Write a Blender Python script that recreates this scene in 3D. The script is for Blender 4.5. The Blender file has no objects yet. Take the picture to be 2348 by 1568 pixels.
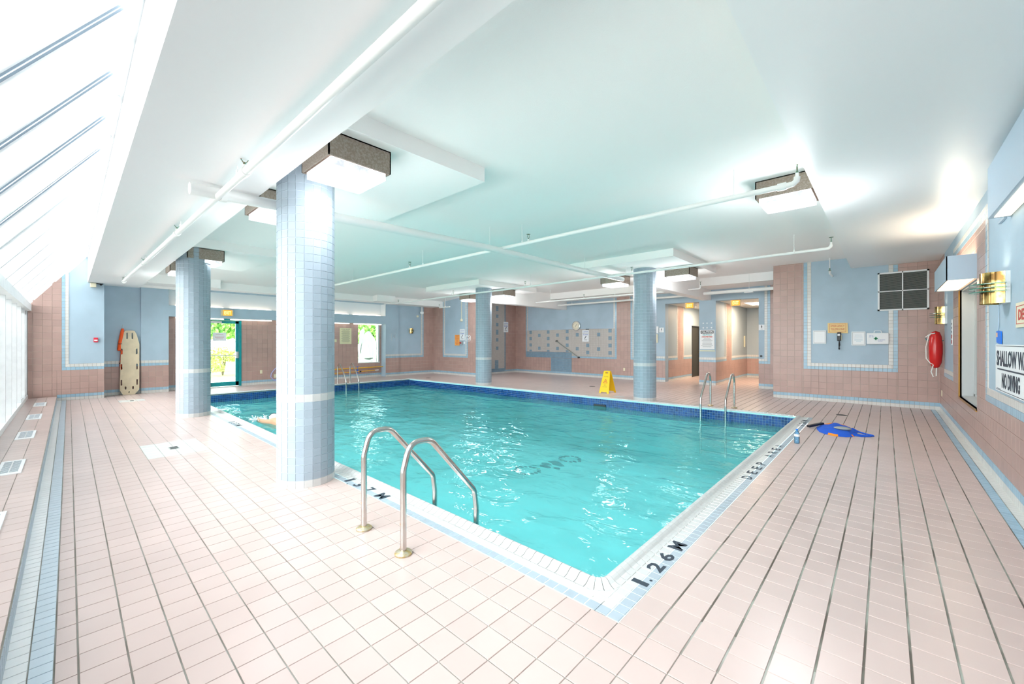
import bpy, math, random
from mathutils import Vector, Matrix, noise
random.seed(7)
scene = bpy.context.scene
COL = scene.collection

# ------------------------------------------------------------------ camera
H = 1.45
YAW = math.atan(856 / 932.6)
cd = bpy.data.cameras.new('camera')
cd.sensor_width = 36.0
cd.lens = 932.6 / 2348 * 36.0
cd.clip_start = 0.02
cd.clip_end = 300
cam = bpy.data.objects.new('camera', cd)
cam.location = (0, 0, H)
cam.rotation_euler = (math.pi / 2, 0, YAW)
COL.objects.link(cam)
scene.camera = cam

# ------------------------------------------------------------------ view + world
vs = scene.view_settings
vs.view_transform = 'Standard'
vs.look = 'None'
vs.gamma = 1.0
vs.use_curve_mapping = False
vs.exposure = 0.72
SKY = 7.2
w = bpy.data.worlds.new('overcast_sky')
w.use_nodes = True
scene.world = w
nt = w.node_tree
bg = nt.nodes['Background']
bg.inputs['Strength'].default_value = SKY
tc = nt.nodes.new('ShaderNodeTexCoord')
nz = nt.nodes.new('ShaderNodeTexNoise')
nz.inputs['Scale'].default_value = 1.6
nz.inputs['Detail'].default_value = 4
rp = nt.nodes.new('ShaderNodeValToRGB')
rp.color_ramp.elements[0].position = 0.35
rp.color_ramp.elements[0].color = (0.93, 0.95, 0.98, 1)
rp.color_ramp.elements[1].position = 0.65
rp.color_ramp.elements[1].color = (1.0, 0.99, 0.985, 1)
nt.links.new(tc.outputs['Generated'], nz.inputs['Vector'])
nt.links.new(nz.outputs['Fac'], rp.inputs['Fac'])
nt.links.new(rp.outputs['Color'], bg.inputs['Color'])
try:
    scene.cycles.max_bounces = 10
    scene.cycles.diffuse_bounces = 6
    scene.cycles.glossy_bounces = 4
    scene.cycles.transparent_max_bounces = 16
    scene.cycles.sample_clamp_indirect = 8
    scene.cycles.caustics_reflective = False
    scene.cycles.caustics_refractive = False
    scene.cycles.use_denoising = True
except Exception:
    pass


def area_light(name, loc, sx, sy, power, color=(1, 1, 1), rot=(0, 0, 0), portal=False):
    l = bpy.data.lights.new(name, 'AREA')
    l.shape = 'RECTANGLE'
    l.size = sx
    l.size_y = sy
    l.energy = power
    l.color = color
    if portal:
        l.cycles.is_portal = True
    o = bpy.data.objects.new(name, l)
    o.location = loc
    o.rotation_euler = rot
    COL.objects.link(o)
    return o


# portals that guide daylight through the glazed wall and its sloped top
SLOPE = math.atan2(3.75 - 2.35, 0.34 + 0.66)
area_light('window_portal', (-7.0, -0.86, 1.24), 16.2, 2.1, 1, rot=(math.pi / 2, 0, 0), portal=True)
area_light('skylight_portal', (-7.0, -0.16 - 0.12 * math.sin(SLOPE), 3.05 + 0.12 * math.cos(SLOPE)), 16.2, 1.74, 1, rot=(SLOPE, 0, 0), portal=True)

# ------------------------------------------------------------------ materials
M = {}


def mat(name, color, rough=0.5, metal=0.0, emit=None, estr=0.0, var=0.0, mottle=0.0, mscale=3.0,
        bump=0.0, bscale=200.0, spec=0.5, color2=None):
    m = bpy.data.materials.new(name)
    m.use_nodes = True
    t = m.node_tree
    b = t.nodes['Principled BSDF']
    b.inputs['Roughness'].default_value = rough
    b.inputs['Metallic'].default_value = metal
    b.inputs['Specular IOR Level'].default_value = spec
    c = (color[0], color[1], color[2], 1)
    b.inputs['Base Color'].default_value = c
    src = None
    if var > 0 or mottle > 0:
        geo = t.nodes.new('ShaderNodeNewGeometry')
        oi = t.nodes.new('ShaderNodeObjectInfo')
        ad = t.nodes.new('ShaderNodeMath'); ad.operation = 'ADD'
        fr = t.nodes.new('ShaderNodeMath'); fr.operation = 'FRACT'
        t.links.new(geo.outputs['Random Per Island'], ad.inputs[0])
        t.links.new(oi.outputs['Random'], ad.inputs[1])
        t.links.new(ad.outputs[0], fr.inputs[0])
        mp = t.nodes.new('ShaderNodeMapRange')
        mp.inputs['To Min'].default_value = 1 - var
        mp.inputs['To Max'].default_value = 1 + var
        t.links.new(fr.outputs[0], mp.inputs['Value'])
        n = t.nodes.new('ShaderNodeTexNoise')
        n.inputs['Scale'].default_value = mscale
        n.inputs['Detail'].default_value = 5
        t.links.new(geo.outputs['Position'], n.inputs['Vector'])
        mx = t.nodes.new('ShaderNodeMix'); mx.data_type = 'RGBA'
        mx.inputs['A'].default_value = c
        k2 = color2 if color2 else tuple(x * (1 - mottle) for x in color)
        mx.inputs['B'].default_value = (k2[0], k2[1], k2[2], 1)
        rm = t.nodes.new('ShaderNodeMapRange')
        rm.inputs['From Min'].default_value = 0.42
        rm.inputs['From Max'].default_value = 0.62
        rm.inputs['To Max'].default_value = 1.0 if mottle > 0 else 0.0
        t.links.new(n.outputs['Fac'], rm.inputs['Value'])
        t.links.new(rm.outputs[0], mx.inputs['Factor'])
        vm = t.nodes.new('ShaderNodeVectorMath'); vm.operation = 'SCALE'
        t.links.new(mx.outputs['Result'], vm.inputs[0])
        t.links.new(mp.outputs[0], vm.inputs['Scale'])
        t.links.new(vm.outputs[0], b.inputs['Base Color'])
    if bump > 0:
        n2 = t.nodes.new('ShaderNodeTexNoise')
        n2.inputs['Scale'].default_value = bscale
        n2.inputs['Detail'].default_value = 3
        g2 = t.nodes.new('ShaderNodeNewGeometry')
        t.links.new(g2.outputs['Position'], n2.inputs['Vector'])
        bp = t.nodes.new('ShaderNodeBump')
        bp.inputs['Strength'].default_value = bump
        bp.inputs['Distance'].default_value = 0.004
        t.links.new(n2.outputs['Fac'], bp.inputs['Height'])
        t.links.new(bp.outputs[0], b.inputs['Normal'])
    if emit:
        b.inputs['Emission Color'].default_value = (*emit, 1)
        b.inputs['Emission Strength'].default_value = estr
    M[name] = m
    return m


PINKF = (0.59, 0.46, 0.425)
PINKW = (0.47, 0.315, 0.275)
mat('floor_pink', PINKF, 0.30, var=0.035, mottle=0.05, mscale=1.3)
mat('wall_pink', PINKW, 0.32, var=0.05, mottle=0.06, mscale=2)
mat('tile_blue', (0.33, 0.50, 0.62), 0.22, var=0.06)
mat('floor_blue', (0.37, 0.43, 0.485), 0.42, var=0.04)
mat('tile_white', (0.66, 0.65, 0.62), 0.25, var=0.03)
mat('tile_grey', (0.50, 0.47, 0.44), 0.35, var=0.03)
mat('tile_steelblue', (0.20, 0.31, 0.40), 0.3, var=0.06)
mat('column_blue', (0.32, 0.385, 0.445), 0.5, var=0.05)
mat('curb_white_lit', (0.86, 0.86, 0.85), 0.3, var=0.02)  # lightened copy of the white tile: window brightness put into the colour
mat('curb_blue_lit', (0.60, 0.70, 0.78), 0.3, var=0.03)  # blue tile lightened likewise, daylight beside the glazing painted in
mat('coping_white', (0.57, 0.57, 0.56), 0.4, var=0.02)
mat('navy_tile', (0.008, 0.055, 0.23), 0.1, var=0.35)
mat('grout_light', (0.60, 0.58, 0.53), 0.9, mottle=0.3, mscale=4)
mat('grout_floor', (0.42, 0.42, 0.38), 0.9, mottle=0.5, mscale=3.5, color2=(0.27, 0.255, 0.22))
mat('grout_dark', (0.12, 0.105, 0.085), 0.9, mottle=0.5, mscale=2.2, color2=(0.34, 0.36, 0.31))
mat('grout_wall', (0.62, 0.54, 0.48), 0.9, mottle=0.4, mscale=0.9, color2=(0.27, 0.19, 0.16))
mat('grout_line', (0.30, 0.50, 0.62), 0.7)
mat('grout_pale', (0.62, 0.70, 0.76), 0.8)
mat('paint_blue', (0.41, 0.53, 0.625), 0.55, mottle=0.08, mscale=1.5, bump=0.25, bscale=90)
mat('paint_grey', (0.36, 0.42, 0.46), 0.5, bump=0.2, bscale=90)
mat('ceiling_white', (0.955, 0.935, 0.915), 0.8, bump=0.35, bscale=160)
mat('soffit_white', (0.94, 0.935, 0.93), 0.35)
mat('beam_white', (0.93, 0.93, 0.93), 0.6)
mat('pipe_white', (0.86, 0.86, 0.84), 0.4)
mat('frame_white', (0.86, 0.88, 0.89), 0.35, mottle=0.06, mscale=8)
mat('frame_seal', (0.16, 0.21, 0.26), 0.5)
mat('fixture_brown', (0.27, 0.21, 0.165), 0.55, mottle=0.25, mscale=60, color2=(0.36, 0.30, 0.25))
mat('fixture_dark', (0.03, 0.03, 0.03), 0.6)
mat('lens_glow', (0.9, 0.93, 1.0), 0.2, emit=(0.93, 0.96, 1.0), estr=5.0)
mat('lens_core', (1, 1, 1), 0.2, emit=(0.95, 0.97, 1.0), estr=40.0)
mat('tube_glow', (1, 1, 1), 0.3, emit=(1.0, 0.86, 0.68), estr=3.0)
mat('valance_glow', (1, 1, 1), 0.3, emit=(1.0, 0.78, 0.50), estr=0.95)
mat('panel_glow', (1, 1, 1), 0.3, emit=(1.0, 0.80, 0.62), estr=9.0)
mat('teal_door', (0.0, 0.30, 0.33), 0.35, mottle=0.15, mscale=6)
mat('steel', (0.62, 0.60, 0.57), 0.22, 1.0, mottle=0.15, mscale=9, color2=(0.55, 0.50, 0.46))
mat('flange', (0.55, 0.50, 0.38), 0.4, 0.7, mottle=0.5, mscale=30, color2=(0.50, 0.36, 0.14))
mat('rust', (0.55, 0.22, 0.03), 0.8)
mat('brass', (0.85, 0.55, 0.20), 0.16, 1.0, mottle=0.6, mscale=9, color2=(0.16, 0.09, 0.03))  # dark mottle paints in the dark reflections on the metal
mat('gold_trim', (0.40, 0.20, 0.04), 0.35, 0.6)
mat('black', (0.012, 0.012, 0.014), 0.4)
mat('dark_door', (0.045, 0.042, 0.032), 0.5)
mat('ink', (0.03, 0.04, 0.06), 0.6)
mat('floor_ink', (0.035, 0.05, 0.07), 0.7)
mat('white', (0.85, 0.86, 0.87), 0.45)
mat('paper', (0.80, 0.83, 0.86), 0.6)
mat('cream', (0.80, 0.74, 0.55), 0.5)
mat('cream_yellow', (0.80, 0.58, 0.25), 0.5)
mat('old_yellow', (0.72, 0.70, 0.45), 0.5)
mat('red_ink', (0.55, 0.05, 0.03), 0.5)
mat('red', (0.62, 0.01, 0.008), 0.22)
mat('alarm_red', (0.65, 0.02, 0.05), 0.35)
mat('orange', (0.95, 0.10, 0.005), 0.5)
mat('orange_sign', (0.95, 0.42, 0.10), 0.5)
mat('exit_face', (0.95, 0.25, 0.01), 0.5, emit=(1.0, 0.28, 0.02), estr=0.9)
mat('exit_case', (0.75, 0.60, 0.33), 0.5)
mat('exit_letter', (1, 0.7, 0.3), 0.5, emit=(1.0, 0.70, 0.30), estr=0.9)
mat('yellow', (0.88, 0.56, 0.005), 0.4)
mat('pole_yellow', (0.85, 0.45, 0.01), 0.4)
mat('board_tan', (0.74, 0.62, 0.43), 0.4, mottle=0.08, mscale=6)
mat('green', (0.0, 0.30, 0.12), 0.4)
mat('patina', (0.10, 0.34, 0.26), 0.5, 0.5, mottle=0.6, mscale=90, color2=(0.25, 0.12, 0.05))
mat('bag_blue', (0.005, 0.10, 0.62), 0.75, bump=0.8, bscale=60)
mat('bag_orange', (0.95, 0.28, 0.01), 0.7)
mat('tape_blue', (0.0, 0.17, 0.72), 0.5)
mat('cap_white', (0.9, 0.9, 0.92), 0.3)
mat('skin', (0.72, 0.40, 0.24), 0.5)
mat('navy_cloth', (0.02, 0.03, 0.08), 0.7)
mat('vent_dark', (0.055, 0.065, 0.06), 0.6)
mat('vent_fin', (0.34, 0.36, 0.34), 0.4, 0.3)
mat('rope', (0.85, 0.84, 0.80), 0.7)
mat('grass', (0.22, 0.42, 0.08), 0.9, mottle=0.4, mscale=5)
mat('leaf', (0.13, 0.40, 0.05), 0.8, var=0.45, mottle=0.4, mscale=7, color2=(0.42, 0.62, 0.18))
mat('leaf_pale', (0.40, 0.50, 0.12), 0.8, var=0.4)
mat('stone', (0.72, 0.68, 0.62), 0.85, var=0.15, mottle=0.2, mscale=9)
mat('paving', (0.62, 0.60, 0.55), 0.9, mottle=0.25, mscale=3)
mat('bark', (0.12, 0.08, 0.05), 0.9)
mat('basin', (0.40, 0.98, 1.0), 0.6, mottle=0.12, mscale=1.2)
mat('emblem', (0.005, 0.02, 0.06), 0.5)
mat('emblem_green', (0.25, 0.45, 0.20), 0.5)
mat('grey_room', (0.30, 0.33, 0.28), 0.8, mottle=0.3, mscale=1.5)
mat('chrome', (0.8, 0.8, 0.8), 0.15, 1.0)
mat('clock_face', (0.80, 0.74, 0.58), 0.4)
mat('silver', (0.7, 0.7, 0.7), 0.3, 0.8)
mat('light_box', (0.42, 0.52, 0.62), 0.4, bump=0.15, bscale=120)
mat('foam', (0.85, 0.95, 0.97), 0.4)
mat('corr_ceiling', (0.72, 0.68, 0.62), 0.8)
mat('text_blue', (0.05, 0.12, 0.45), 0.5)
mat('reveal_grey', (0.55, 0.57, 0.58), 0.4)
mat('hose', (0.40, 0.42, 0.75), 0.5)


def glassy(name, tint, gloss_col=(1, 1, 1), rough=0.02, ior=1.45, bump=None, extra=None, base=0.0, back=False):
    m = bpy.data.materials.new(name)
    m.use_nodes = True
    t = m.node_tree
    for n in list(t.nodes):
        t.nodes.remove(n)
    out = t.nodes.new('ShaderNodeOutputMaterial')
    tr = t.nodes.new('ShaderNodeBsdfTransparent')
    tr.inputs['Color'].default_value = (*tint, 1)
    gl = t.nodes.new('ShaderNodeBsdfGlossy')
    gl.inputs['Roughness'].default_value = rough
    gl.inputs['Color'].default_value = (*gloss_col, 1)
    fr = t.nodes.new('ShaderNodeFresnel')
    fr.inputs['IOR'].default_value = ior
    mx = t.nodes.new('ShaderNodeMixShader')
    first = tr.outputs[0]
    if extra:
        df = t.nodes.new('ShaderNodeBsdfTranslucent' if back else 'ShaderNodeBsdfDiffuse')
        df.inputs['Color'].default_value = (*extra[0], 1)
        m2 = t.nodes.new('ShaderNodeMixShader')
        m2.inputs[0].default_value = extra[1]
        t.links.new(tr.outputs[0], m2.inputs[1])
        t.links.new(df.outputs[0], m2.inputs[2])
        first = m2.outputs[0]
    t.links.new(fr.outputs[0], mx.inputs[0])
    t.links.new(first, mx.inputs[1])
    t.links.new(gl.outputs[0], mx.inputs[2])
    t.links.new(mx.outputs[0], out.inputs['Surface'])
    if bump:
        g = t.nodes.new('ShaderNodeNewGeometry')
        sc_ = t.nodes.new('ShaderNodeVectorMath'); sc_.operation = 'MULTIPLY'
        sc_.inputs[1].default_value = (0.7, 1.15, 1)
        t.links.new(g.outputs['Position'], sc_.inputs[0])
        n = t.nodes.new('ShaderNodeTexNoise')
        n.inputs['Scale'].default_value = bump[0]
        n.inputs['Detail'].default_value = 3
        n.inputs['Distortion'].default_value = 0.6
        t.links.new(sc_.outputs[0], n.inputs['Vector'])
        b = t.nodes.new('ShaderNodeBump')
        b.inputs['Strength'].default_value = bump[1]
        b.inputs['Distance'].default_value = bump[2]
        t.links.new(n.outputs['Fac'], b.inputs['Height'])
        t.links.new(b.outputs[0], gl.inputs['Normal'])
        t.links.new(b.outputs[0], fr.inputs['Normal'])
    M[name] = m
    return m


glassy('glass', (0.94, 0.97, 0.97))
glassy('glass_edge', (0.25, 0.62, 0.48), extra=((0.1, 0.45, 0.32), 0.4))
glassy('water', (0.84, 1.0, 1.0), gloss_col=(0.55, 0.80, 0.82), ior=1.22, rough=0.03, bump=(3.2, 0.9, 0.05), extra=((0.24, 0.98, 1.0), 0.27))
glassy('bottle_blue', (0.55, 0.80, 0.95), extra=((0.2, 0.5, 0.8), 0.3))
glassy('fogged', (0.9, 0.95, 0.95), extra=((0.80, 0.84, 0.84), 0.75), back=True)
glassy('frosted', (0.7, 0.75, 0.7), extra=((0.35, 0.38, 0.32), 0.6), rough=0.15)

# ------------------------------------------------------------------ helpers


class MB:
    def __init__(s):
        s.v = []; s.f = []; s.m = []

    def quadf(s, pts, mi=0):
        b = len(s.v)
        s.v += [tuple(p) for p in pts]
        s.f.append(tuple(range(b, b + len(pts)))); s.m.append(mi)

    def box(s, x0, y0, z0, x1, y1, z1, mi=0):
        b = len(s.v)
        s.v += [(x0, y0, z0), (x1, y0, z0), (x1, y1, z0), (x0, y1, z0), (x0, y0, z1), (x1, y0, z1), (x1, y1, z1), (x0, y1, z1)]
        for f in ((0, 3, 2, 1), (4, 5, 6, 7), (0, 1, 5, 4), (1, 2, 6, 5), (2, 3, 7, 6), (3, 0, 4, 7)):
            s.f.append(tuple(b + i for i in f)); s.m.append(mi)
        return s

    def bar(s, p0, p1, wd, ht, up=(0, 0, 1), mi=0):
        p0 = Vector(p0); p1 = Vector(p1); d = (p1 - p0).normalized()
        r = d.cross(Vector(up)).normalized(); u = r.cross(d).normalized()
        b = len(s.v)
        for p in (p0, p1):
            for a, c in ((-1, -1), (1, -1), (1, 1), (-1, 1)):
                s.v.append(tuple(p + r * (a * wd / 2) + u * (c * ht / 2)))
        for f in ((0, 1, 2, 3), (7, 6, 5, 4), (0, 4, 5, 1), (1, 5, 6, 2), (2, 6, 7, 3), (3, 7, 4, 0)):
            s.f.append(tuple(b + i for i in f)); s.m.append(mi)
        return s

    def tube(s, path, r, n=12, mi=0, closed=False, flat=1.0):
        path = [Vector(p) for p in path]
        N = len(path); rings = []
        up = None
        for i in range(N):
            if closed:
                d = path[(i + 1) % N] - path[i - 1]
            else:
                d = path[min(i + 1, N - 1)] - path[max(i - 1, 0)]
            d.normalize()
            if up is None:
                up = Vector((0, 0, 1)) if abs(d.z) < 0.9 else Vector((1, 0, 0))
            a = d.cross(up).normalized(); up = a.cross(d).normalized()
            rr = r[i] if isinstance(r, (list, tuple)) else r
            b = len(s.v)
            for k in range(n):
                t = 2 * math.pi * k / n
                s.v.append(tuple(path[i] + a * (math.cos(t) * rr) + up * (math.sin(t) * rr * flat)))
            rings.append(b)
        for i in range(N if closed else N - 1):
            b0 = rings[i]; b1 = rings[(i + 1) % N]
            for k in range(n):
                s.f.append((b0 + k, b1 + k, b1 + (k + 1) % n, b0 + (k + 1) % n)); s.m.append(mi)
        if not closed:
            s.f.append(tuple(rings[0] + k for k in range(n))); s.m.append(mi)
            s.f.append(tuple(rings[-1] + k for k in reversed(range(n)))); s.m.append(mi)
        return s

    def lathe(s, prof, c=(0, 0, 0), n=20, mi=0, axis='z', a0=0.0, a1=2 * math.pi):
        full = abs(a1 - a0 - 2 * math.pi) < 1e-6
        k = n if full else n + 1
        b = len(s.v)
        for (r, z) in prof:
            for i in range(k):
                t = a0 + (a1 - a0) * i / n
                x, y = r * math.cos(t), r * math.sin(t)
                if axis == 'z': p = (c[0] + x, c[1] + y, c[2] + z)
                elif axis == 'x': p = (c[0] + z, c[1] + x, c[2] + y)
                else: p = (c[0] + x, c[1] + z, c[2] + y)
                s.v.append(p)
        for j in range(len(prof) - 1):
            for i in range(n):
                i2 = (i + 1) % k
                s.f.append((b + j * k + i, b + j * k + i2, b + (j + 1) * k + i2, b + (j + 1) * k + i)); s.m.append(mi)
        return s

    def prism(s, poly, t0, t1, plane='xy', mi=0):
        def P(a, c, t):
            return {'xy': (a, c, t), 'xz': (a, t, c), 'yz': (t, a, c)}[plane]
        n = len(poly); b = len(s.v)
        s.v += [P(a, c, t0) for a, c in poly] + [P(a, c, t1) for a, c in poly]
        s.f.append(tuple(b + i for i in reversed(range(n)))); s.m.append(mi)
        s.f.append(tuple(b + n + i for i in range(n))); s.m.append(mi)
        for i in range(n):
            j = (i + 1) % n
            s.f.append((b + i, b + j, b + n + j, b + n + i)); s.m.append(mi)
        return s

    def ball(s, c, r, mi=0, nu=12, nv=8, sx=1, sy=1, sz=1):
        prof = []
        b = len(s.v)
        for j in range(nv + 1):
            ph = math.pi * j / nv
            for i in range(nu):
                t = 2 * math.pi * i / nu
                s.v.append((c[0] + r * sx * math.sin(ph) * math.cos(t), c[1] + r * sy * math.sin(ph) * math.sin(t), c[2] + r * sz * math.cos(ph)))
        for j in range(nv):
            for i in range(nu):
                i2 = (i + 1) % nu
                s.f.append((b + j * nu + i, b + (j + 1) * nu + i, b + (j + 1) * nu + i2, b + j * nu + i2)); s.m.append(mi)
        return s

    def mesh(s, name, mats, smooth=False):
        me = bpy.data.meshes.new(name)
        me.from_pydata(s.v, [], s.f)
        for k in (mats if isinstance(mats, (list, tuple)) else [mats]):
            me.materials.append(M[k])
        me.polygons.foreach_set('material_index', s.m)
        me.update()
        if smooth:
            me.shade_smooth()
            try:
                me.set_sharp_from_angle(angle=math.radians(38))
            except Exception:
                pass
        return me

    def build(s, name, mats, parent=None, smooth=False, bevel=0.0, **tags):
        o = bpy.data.objects.new(name, s.mesh(name, mats, smooth))
        COL.objects.link(o)
        if bevel > 0:
            md = o.modifiers.new('bevel', 'BEVEL')
            md.width = bevel; md.segments = 2; md.limit_method = 'ANGLE'
        if parent is not None:
            o.parent = parent
            o.matrix_parent_inverse = parent.matrix_world.inverted() if parent.type != 'EMPTY' else Matrix.Translation(-parent.location)
        for k, v in tags.items():
            o[k] = v
        return o


def empty(name, loc, label, cat, group=None):
    o = bpy.data.objects.new(name, None)
    o.location = loc
    COL.objects.link(o)
    o['label'] = label; o['category'] = cat
    if group: o['group'] = group
    return o


def tag(o, label, cat, group=None):
    o['label'] = label; o['category'] = cat
    if group: o['group'] = group
    return o


def struct(o):
    o['kind'] = 'structure'
    return o


_dg = None


def text(body, size, loc, face, matname, parent, name='lettering', width=None, depth=0.0006, bold=0.0, shear=0.0, rot=0.0, height=None):
    """flat lettering as a mesh; face = direction it looks towards: '-x','+x','-y','+y','+z'"""
    cu = bpy.data.curves.new('t', 'FONT')
    cu.body = body
    cu.size = size
    cu.align_x = 'CENTER'; cu.align_y = 'CENTER'
    cu.offset = bold
    cu.extrude = depth
    cu.resolution_u = 2
    tmp = bpy.data.objects.new('t', cu)
    COL.objects.link(tmp)
    me = bpy.data.meshes.new_from_object(tmp)
    bpy.data.objects.remove(tmp)
    bpy.data.curves.remove(cu)
    xs = [v.co.x for v in me.vertices] or [0]; ys = [v.co.y for v in me.vertices] or [0]
    w0 = max(xs) - min(xs) or 1; h0 = max(ys) - min(ys) or 1
    cx, cy = (max(xs) + min(xs)) / 2, (max(ys) + min(ys)) / 2
    fx = (width / w0) if width else 1
    fy = (height / h0) if height else 1
    for v in me.vertices:
        v.co.x = (v.co.x - cx) * fx; v.co.y = (v.co.y - cy) * fy
    me.materials.clear()
    me.materials.append(M[matname])
    R = {'-y': Matrix.Rotation(math.pi / 2, 4, 'X'),
         '+y': Matrix.Rotation(math.pi, 4, 'Z') @ Matrix.Rotation(math.pi / 2, 4, 'X'),
         '+x': Matrix.Rotation(math.pi / 2, 4, 'Z') @ Matrix.Rotation(math.pi / 2, 4, 'X'),
         '-x': Matrix.Rotation(-math.pi / 2, 4, 'Z') @ Matrix.Rotation(math.pi / 2, 4, 'X'),
         '+z': Matrix.Rotation(rot, 4, 'Z')}[face]
    me.transform(Matrix.Translation(loc) @ R)
    o = bpy.data.objects.new(name, me)
    COL.objects.link(o)
    if parent is not None:
        o.parent = parent
        o.matrix_parent_inverse = Matrix.Translation(-parent.location)
    return o


# projected size, only used to decide which tiles become objects of their own
FW = Vector((-math.sin(YAW), math.cos(YAW), 0)); RT = Vector((math.cos(YAW), math.sin(YAW), 0))


def px(p):
    d = Vector(p) - Vector((0, 0, H))
    z = d.dot(FW)
    if z < 0.15:
        return None
    return (1174 + 932.6 * d.dot(RT) / z, 784 - 932.6 * d.z / z)


class Frame:
    """axis-aligned plane; a,b are the two in-plane world coordinates"""
    def __init__(s, ax, c, sign=1):
        s.ax = ax; s.c = c; s.sg = sign
        N = Vector((sign if ax == 'x' else 0, sign if ax == 'y' else 0, sign if ax == 'z' else 0))
        V = Vector((0, 1, 0)) if ax == 'z' else Vector((0, 0, 1))
        U = V.cross(N)
        s.R = Matrix((U, V, N)).transposed()
        s.N = N

    def P(s, a, b, d=0.0):
        c = s.c + s.sg * d
        return (c, a, b) if s.ax == 'x' else (a, c, b) if s.ax == 'y' else (a, b, c)


_tm = {}


def tile_mesh(w_, h_, th, mk, nm):
    k = (round(w_, 4), round(h_, 4), th, mk)
    if k not in _tm:
        m = MB()
        tile_geo(m, Matrix.Identity(3), Vector((0, 0, 0)), w_, h_, th, 0)
        _tm[k] = m.mesh(nm, [mk])
    return _tm[k]


def tile_geo(m, R, c, w_, h_, th, mi):
    e = 0.0014
    b = len(m.v)
    for (z, q) in ((0, 0), (th, e)):
        for (sx, sy) in ((-1, -1), (1, -1), (1, 1), (-1, 1)):
            p = R @ Vector((sx * (w_ / 2 - q), sy * (h_ / 2 - q), z)) + c
            m.v.append(tuple(p))
    for f in ((4, 5, 6, 7), (0, 1, 5, 4), (1, 2, 6, 5), (2, 3, 7, 6), (3, 0, 4, 7)):
        m.f.append(tuple(b + i for i in f)); m.m.append(mi)


def subtract(r, h):
    a0, b0, a1, b1 = r; c0, d0, c1, d1 = h
    if c0 >= a1 or c1 <= a0 or d0 >= b1 or d1 <= b0:
        return [r]
    out = []
    if d0 > b0: out.append((a0, b0, a1, d0))
    if d1 < b1: out.append((a0, d1, a1, b1))
    lo, hi = max(b0, d0), min(b1, d1)
    if c0 > a0: out.append((a0, lo, c0, hi))
    if c1 < a1: out.append((c1, lo, a1, hi))
    return out


def lay(a0, b0, a1, b1, pa, pb, mk, ga=0.003, gb=0.003, holes=(), org=None, keep=None, pick=None):
    """tiles of pitch pa x pb over a rectangle, cut at its ends and around holes"""
    oa, ob = org if org else (a0, b0)
    res = []
    i0 = math.floor((a0 - oa) / pa + 1e-6); i1 = math.ceil((a1 - oa) / pa - 1e-6)
    j0 = math.floor((b0 - ob) / pb + 1e-6); j1 = math.ceil((b1 - ob) / pb - 1e-6)
    for i in range(i0, i1):
        for j in range(j0, j1):
            r0 = (max(oa + i * pa + ga / 2, a0 + ga / 2), max(ob + j * pb + gb / 2, b0 + gb / 2),
                  min(oa + (i + 1) * pa - ga / 2, a1 - ga / 2), min(ob + (j + 1) * pb - gb / 2, b1 - gb / 2))
            rs = [r0]
            for h in holes:
                rs = [q for r in rs for q in subtract(r, h)]
            for r in rs:
                if r[2] - r[0] < 0.012 or r[3] - r[1] < 0.012:
                    continue
                if keep and not keep((r[0] + r[2]) / 2, (r[1] + r[3]) / 2):
                    continue
                k = pick((r[0] + r[2]) / 2, (r[1] + r[3]) / 2) if pick else mk
                if k is None:
                    continue
                res.append((r[0], r[1], r[2], r[3], k))
    return res


def place_tiles(fr, tiles, parent, name, th=0.004, limit=300, minpx=9.0, lift=0.0):
    sc = []
    for t in tiles:
        cs = [px(fr.P(a, b, th)) for a, b in ((t[0], t[1]), (t[2], t[1]), (t[2], t[3]), (t[0], t[3]))]
        s = 0.0
        if all(cs):
            xs = [c[0] for c in cs]; ys = [c[1] for c in cs]
            if max(xs) > 0 and min(xs) < 2348 and max(ys) > 0 and min(ys) < 1568:
                ar = 0
                for k in range(4):
                    ar += cs[k][0] * cs[(k + 1) % 4][1] - cs[(k + 1) % 4][0] * cs[k][1]
                s = abs(ar) / 2
                if max(max(xs) - min(xs), max(ys) - min(ys)) < minpx:
                    s = 0.0
        sc.append(s)
    order = sorted(range(len(tiles)), key=lambda i: -sc[i])
    single = set(i for i in order[:limit] if sc[i] > 0)
    mats = sorted(set(t[4] for t in tiles))
    rest = MB()
    R4 = fr.R.to_4x4()
    pinv = Matrix.Translation(-parent.location) if parent.type == 'EMPTY' else Matrix.Identity(4)
    for i, t in enumerate(tiles):
        wa, hb = t[2] - t[0], t[3] - t[1]
        c = Vector(fr.P((t[0] + t[2]) / 2, (t[1] + t[3]) / 2, lift))
        if i in single:
            o = bpy.data.objects.new(name, tile_mesh(wa, hb, th, t[4], name))
            o.matrix_world = Matrix.Translation(c) @ R4
            COL.objects.link(o)
            o.parent = parent
            o.matrix_parent_inverse = pinv
        else:
            tile_geo(rest, fr.R, c, wa, hb, th, mats.index(t[4]))
    if rest.v:
        rest.build(name + '_field', mats, parent, kind='stuff')
    return


P = 0.1575      # large tile pitch
PW = 0.155
S = 0.0775      # small tile pitch on walls
SB = 0.0705     # small tile pitch at the pool border

# ================================================================== FLOOR
X0, Y0 = -1.016, 1.919          # outer corner of the pool border (near corner)
FARX = -13.72                   # far short side of the pool, outer edge of coping


def far_y(x):                   # far long side, slightly out of square
    return 9.60 + (x + 1.05) * 0.0440


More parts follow.
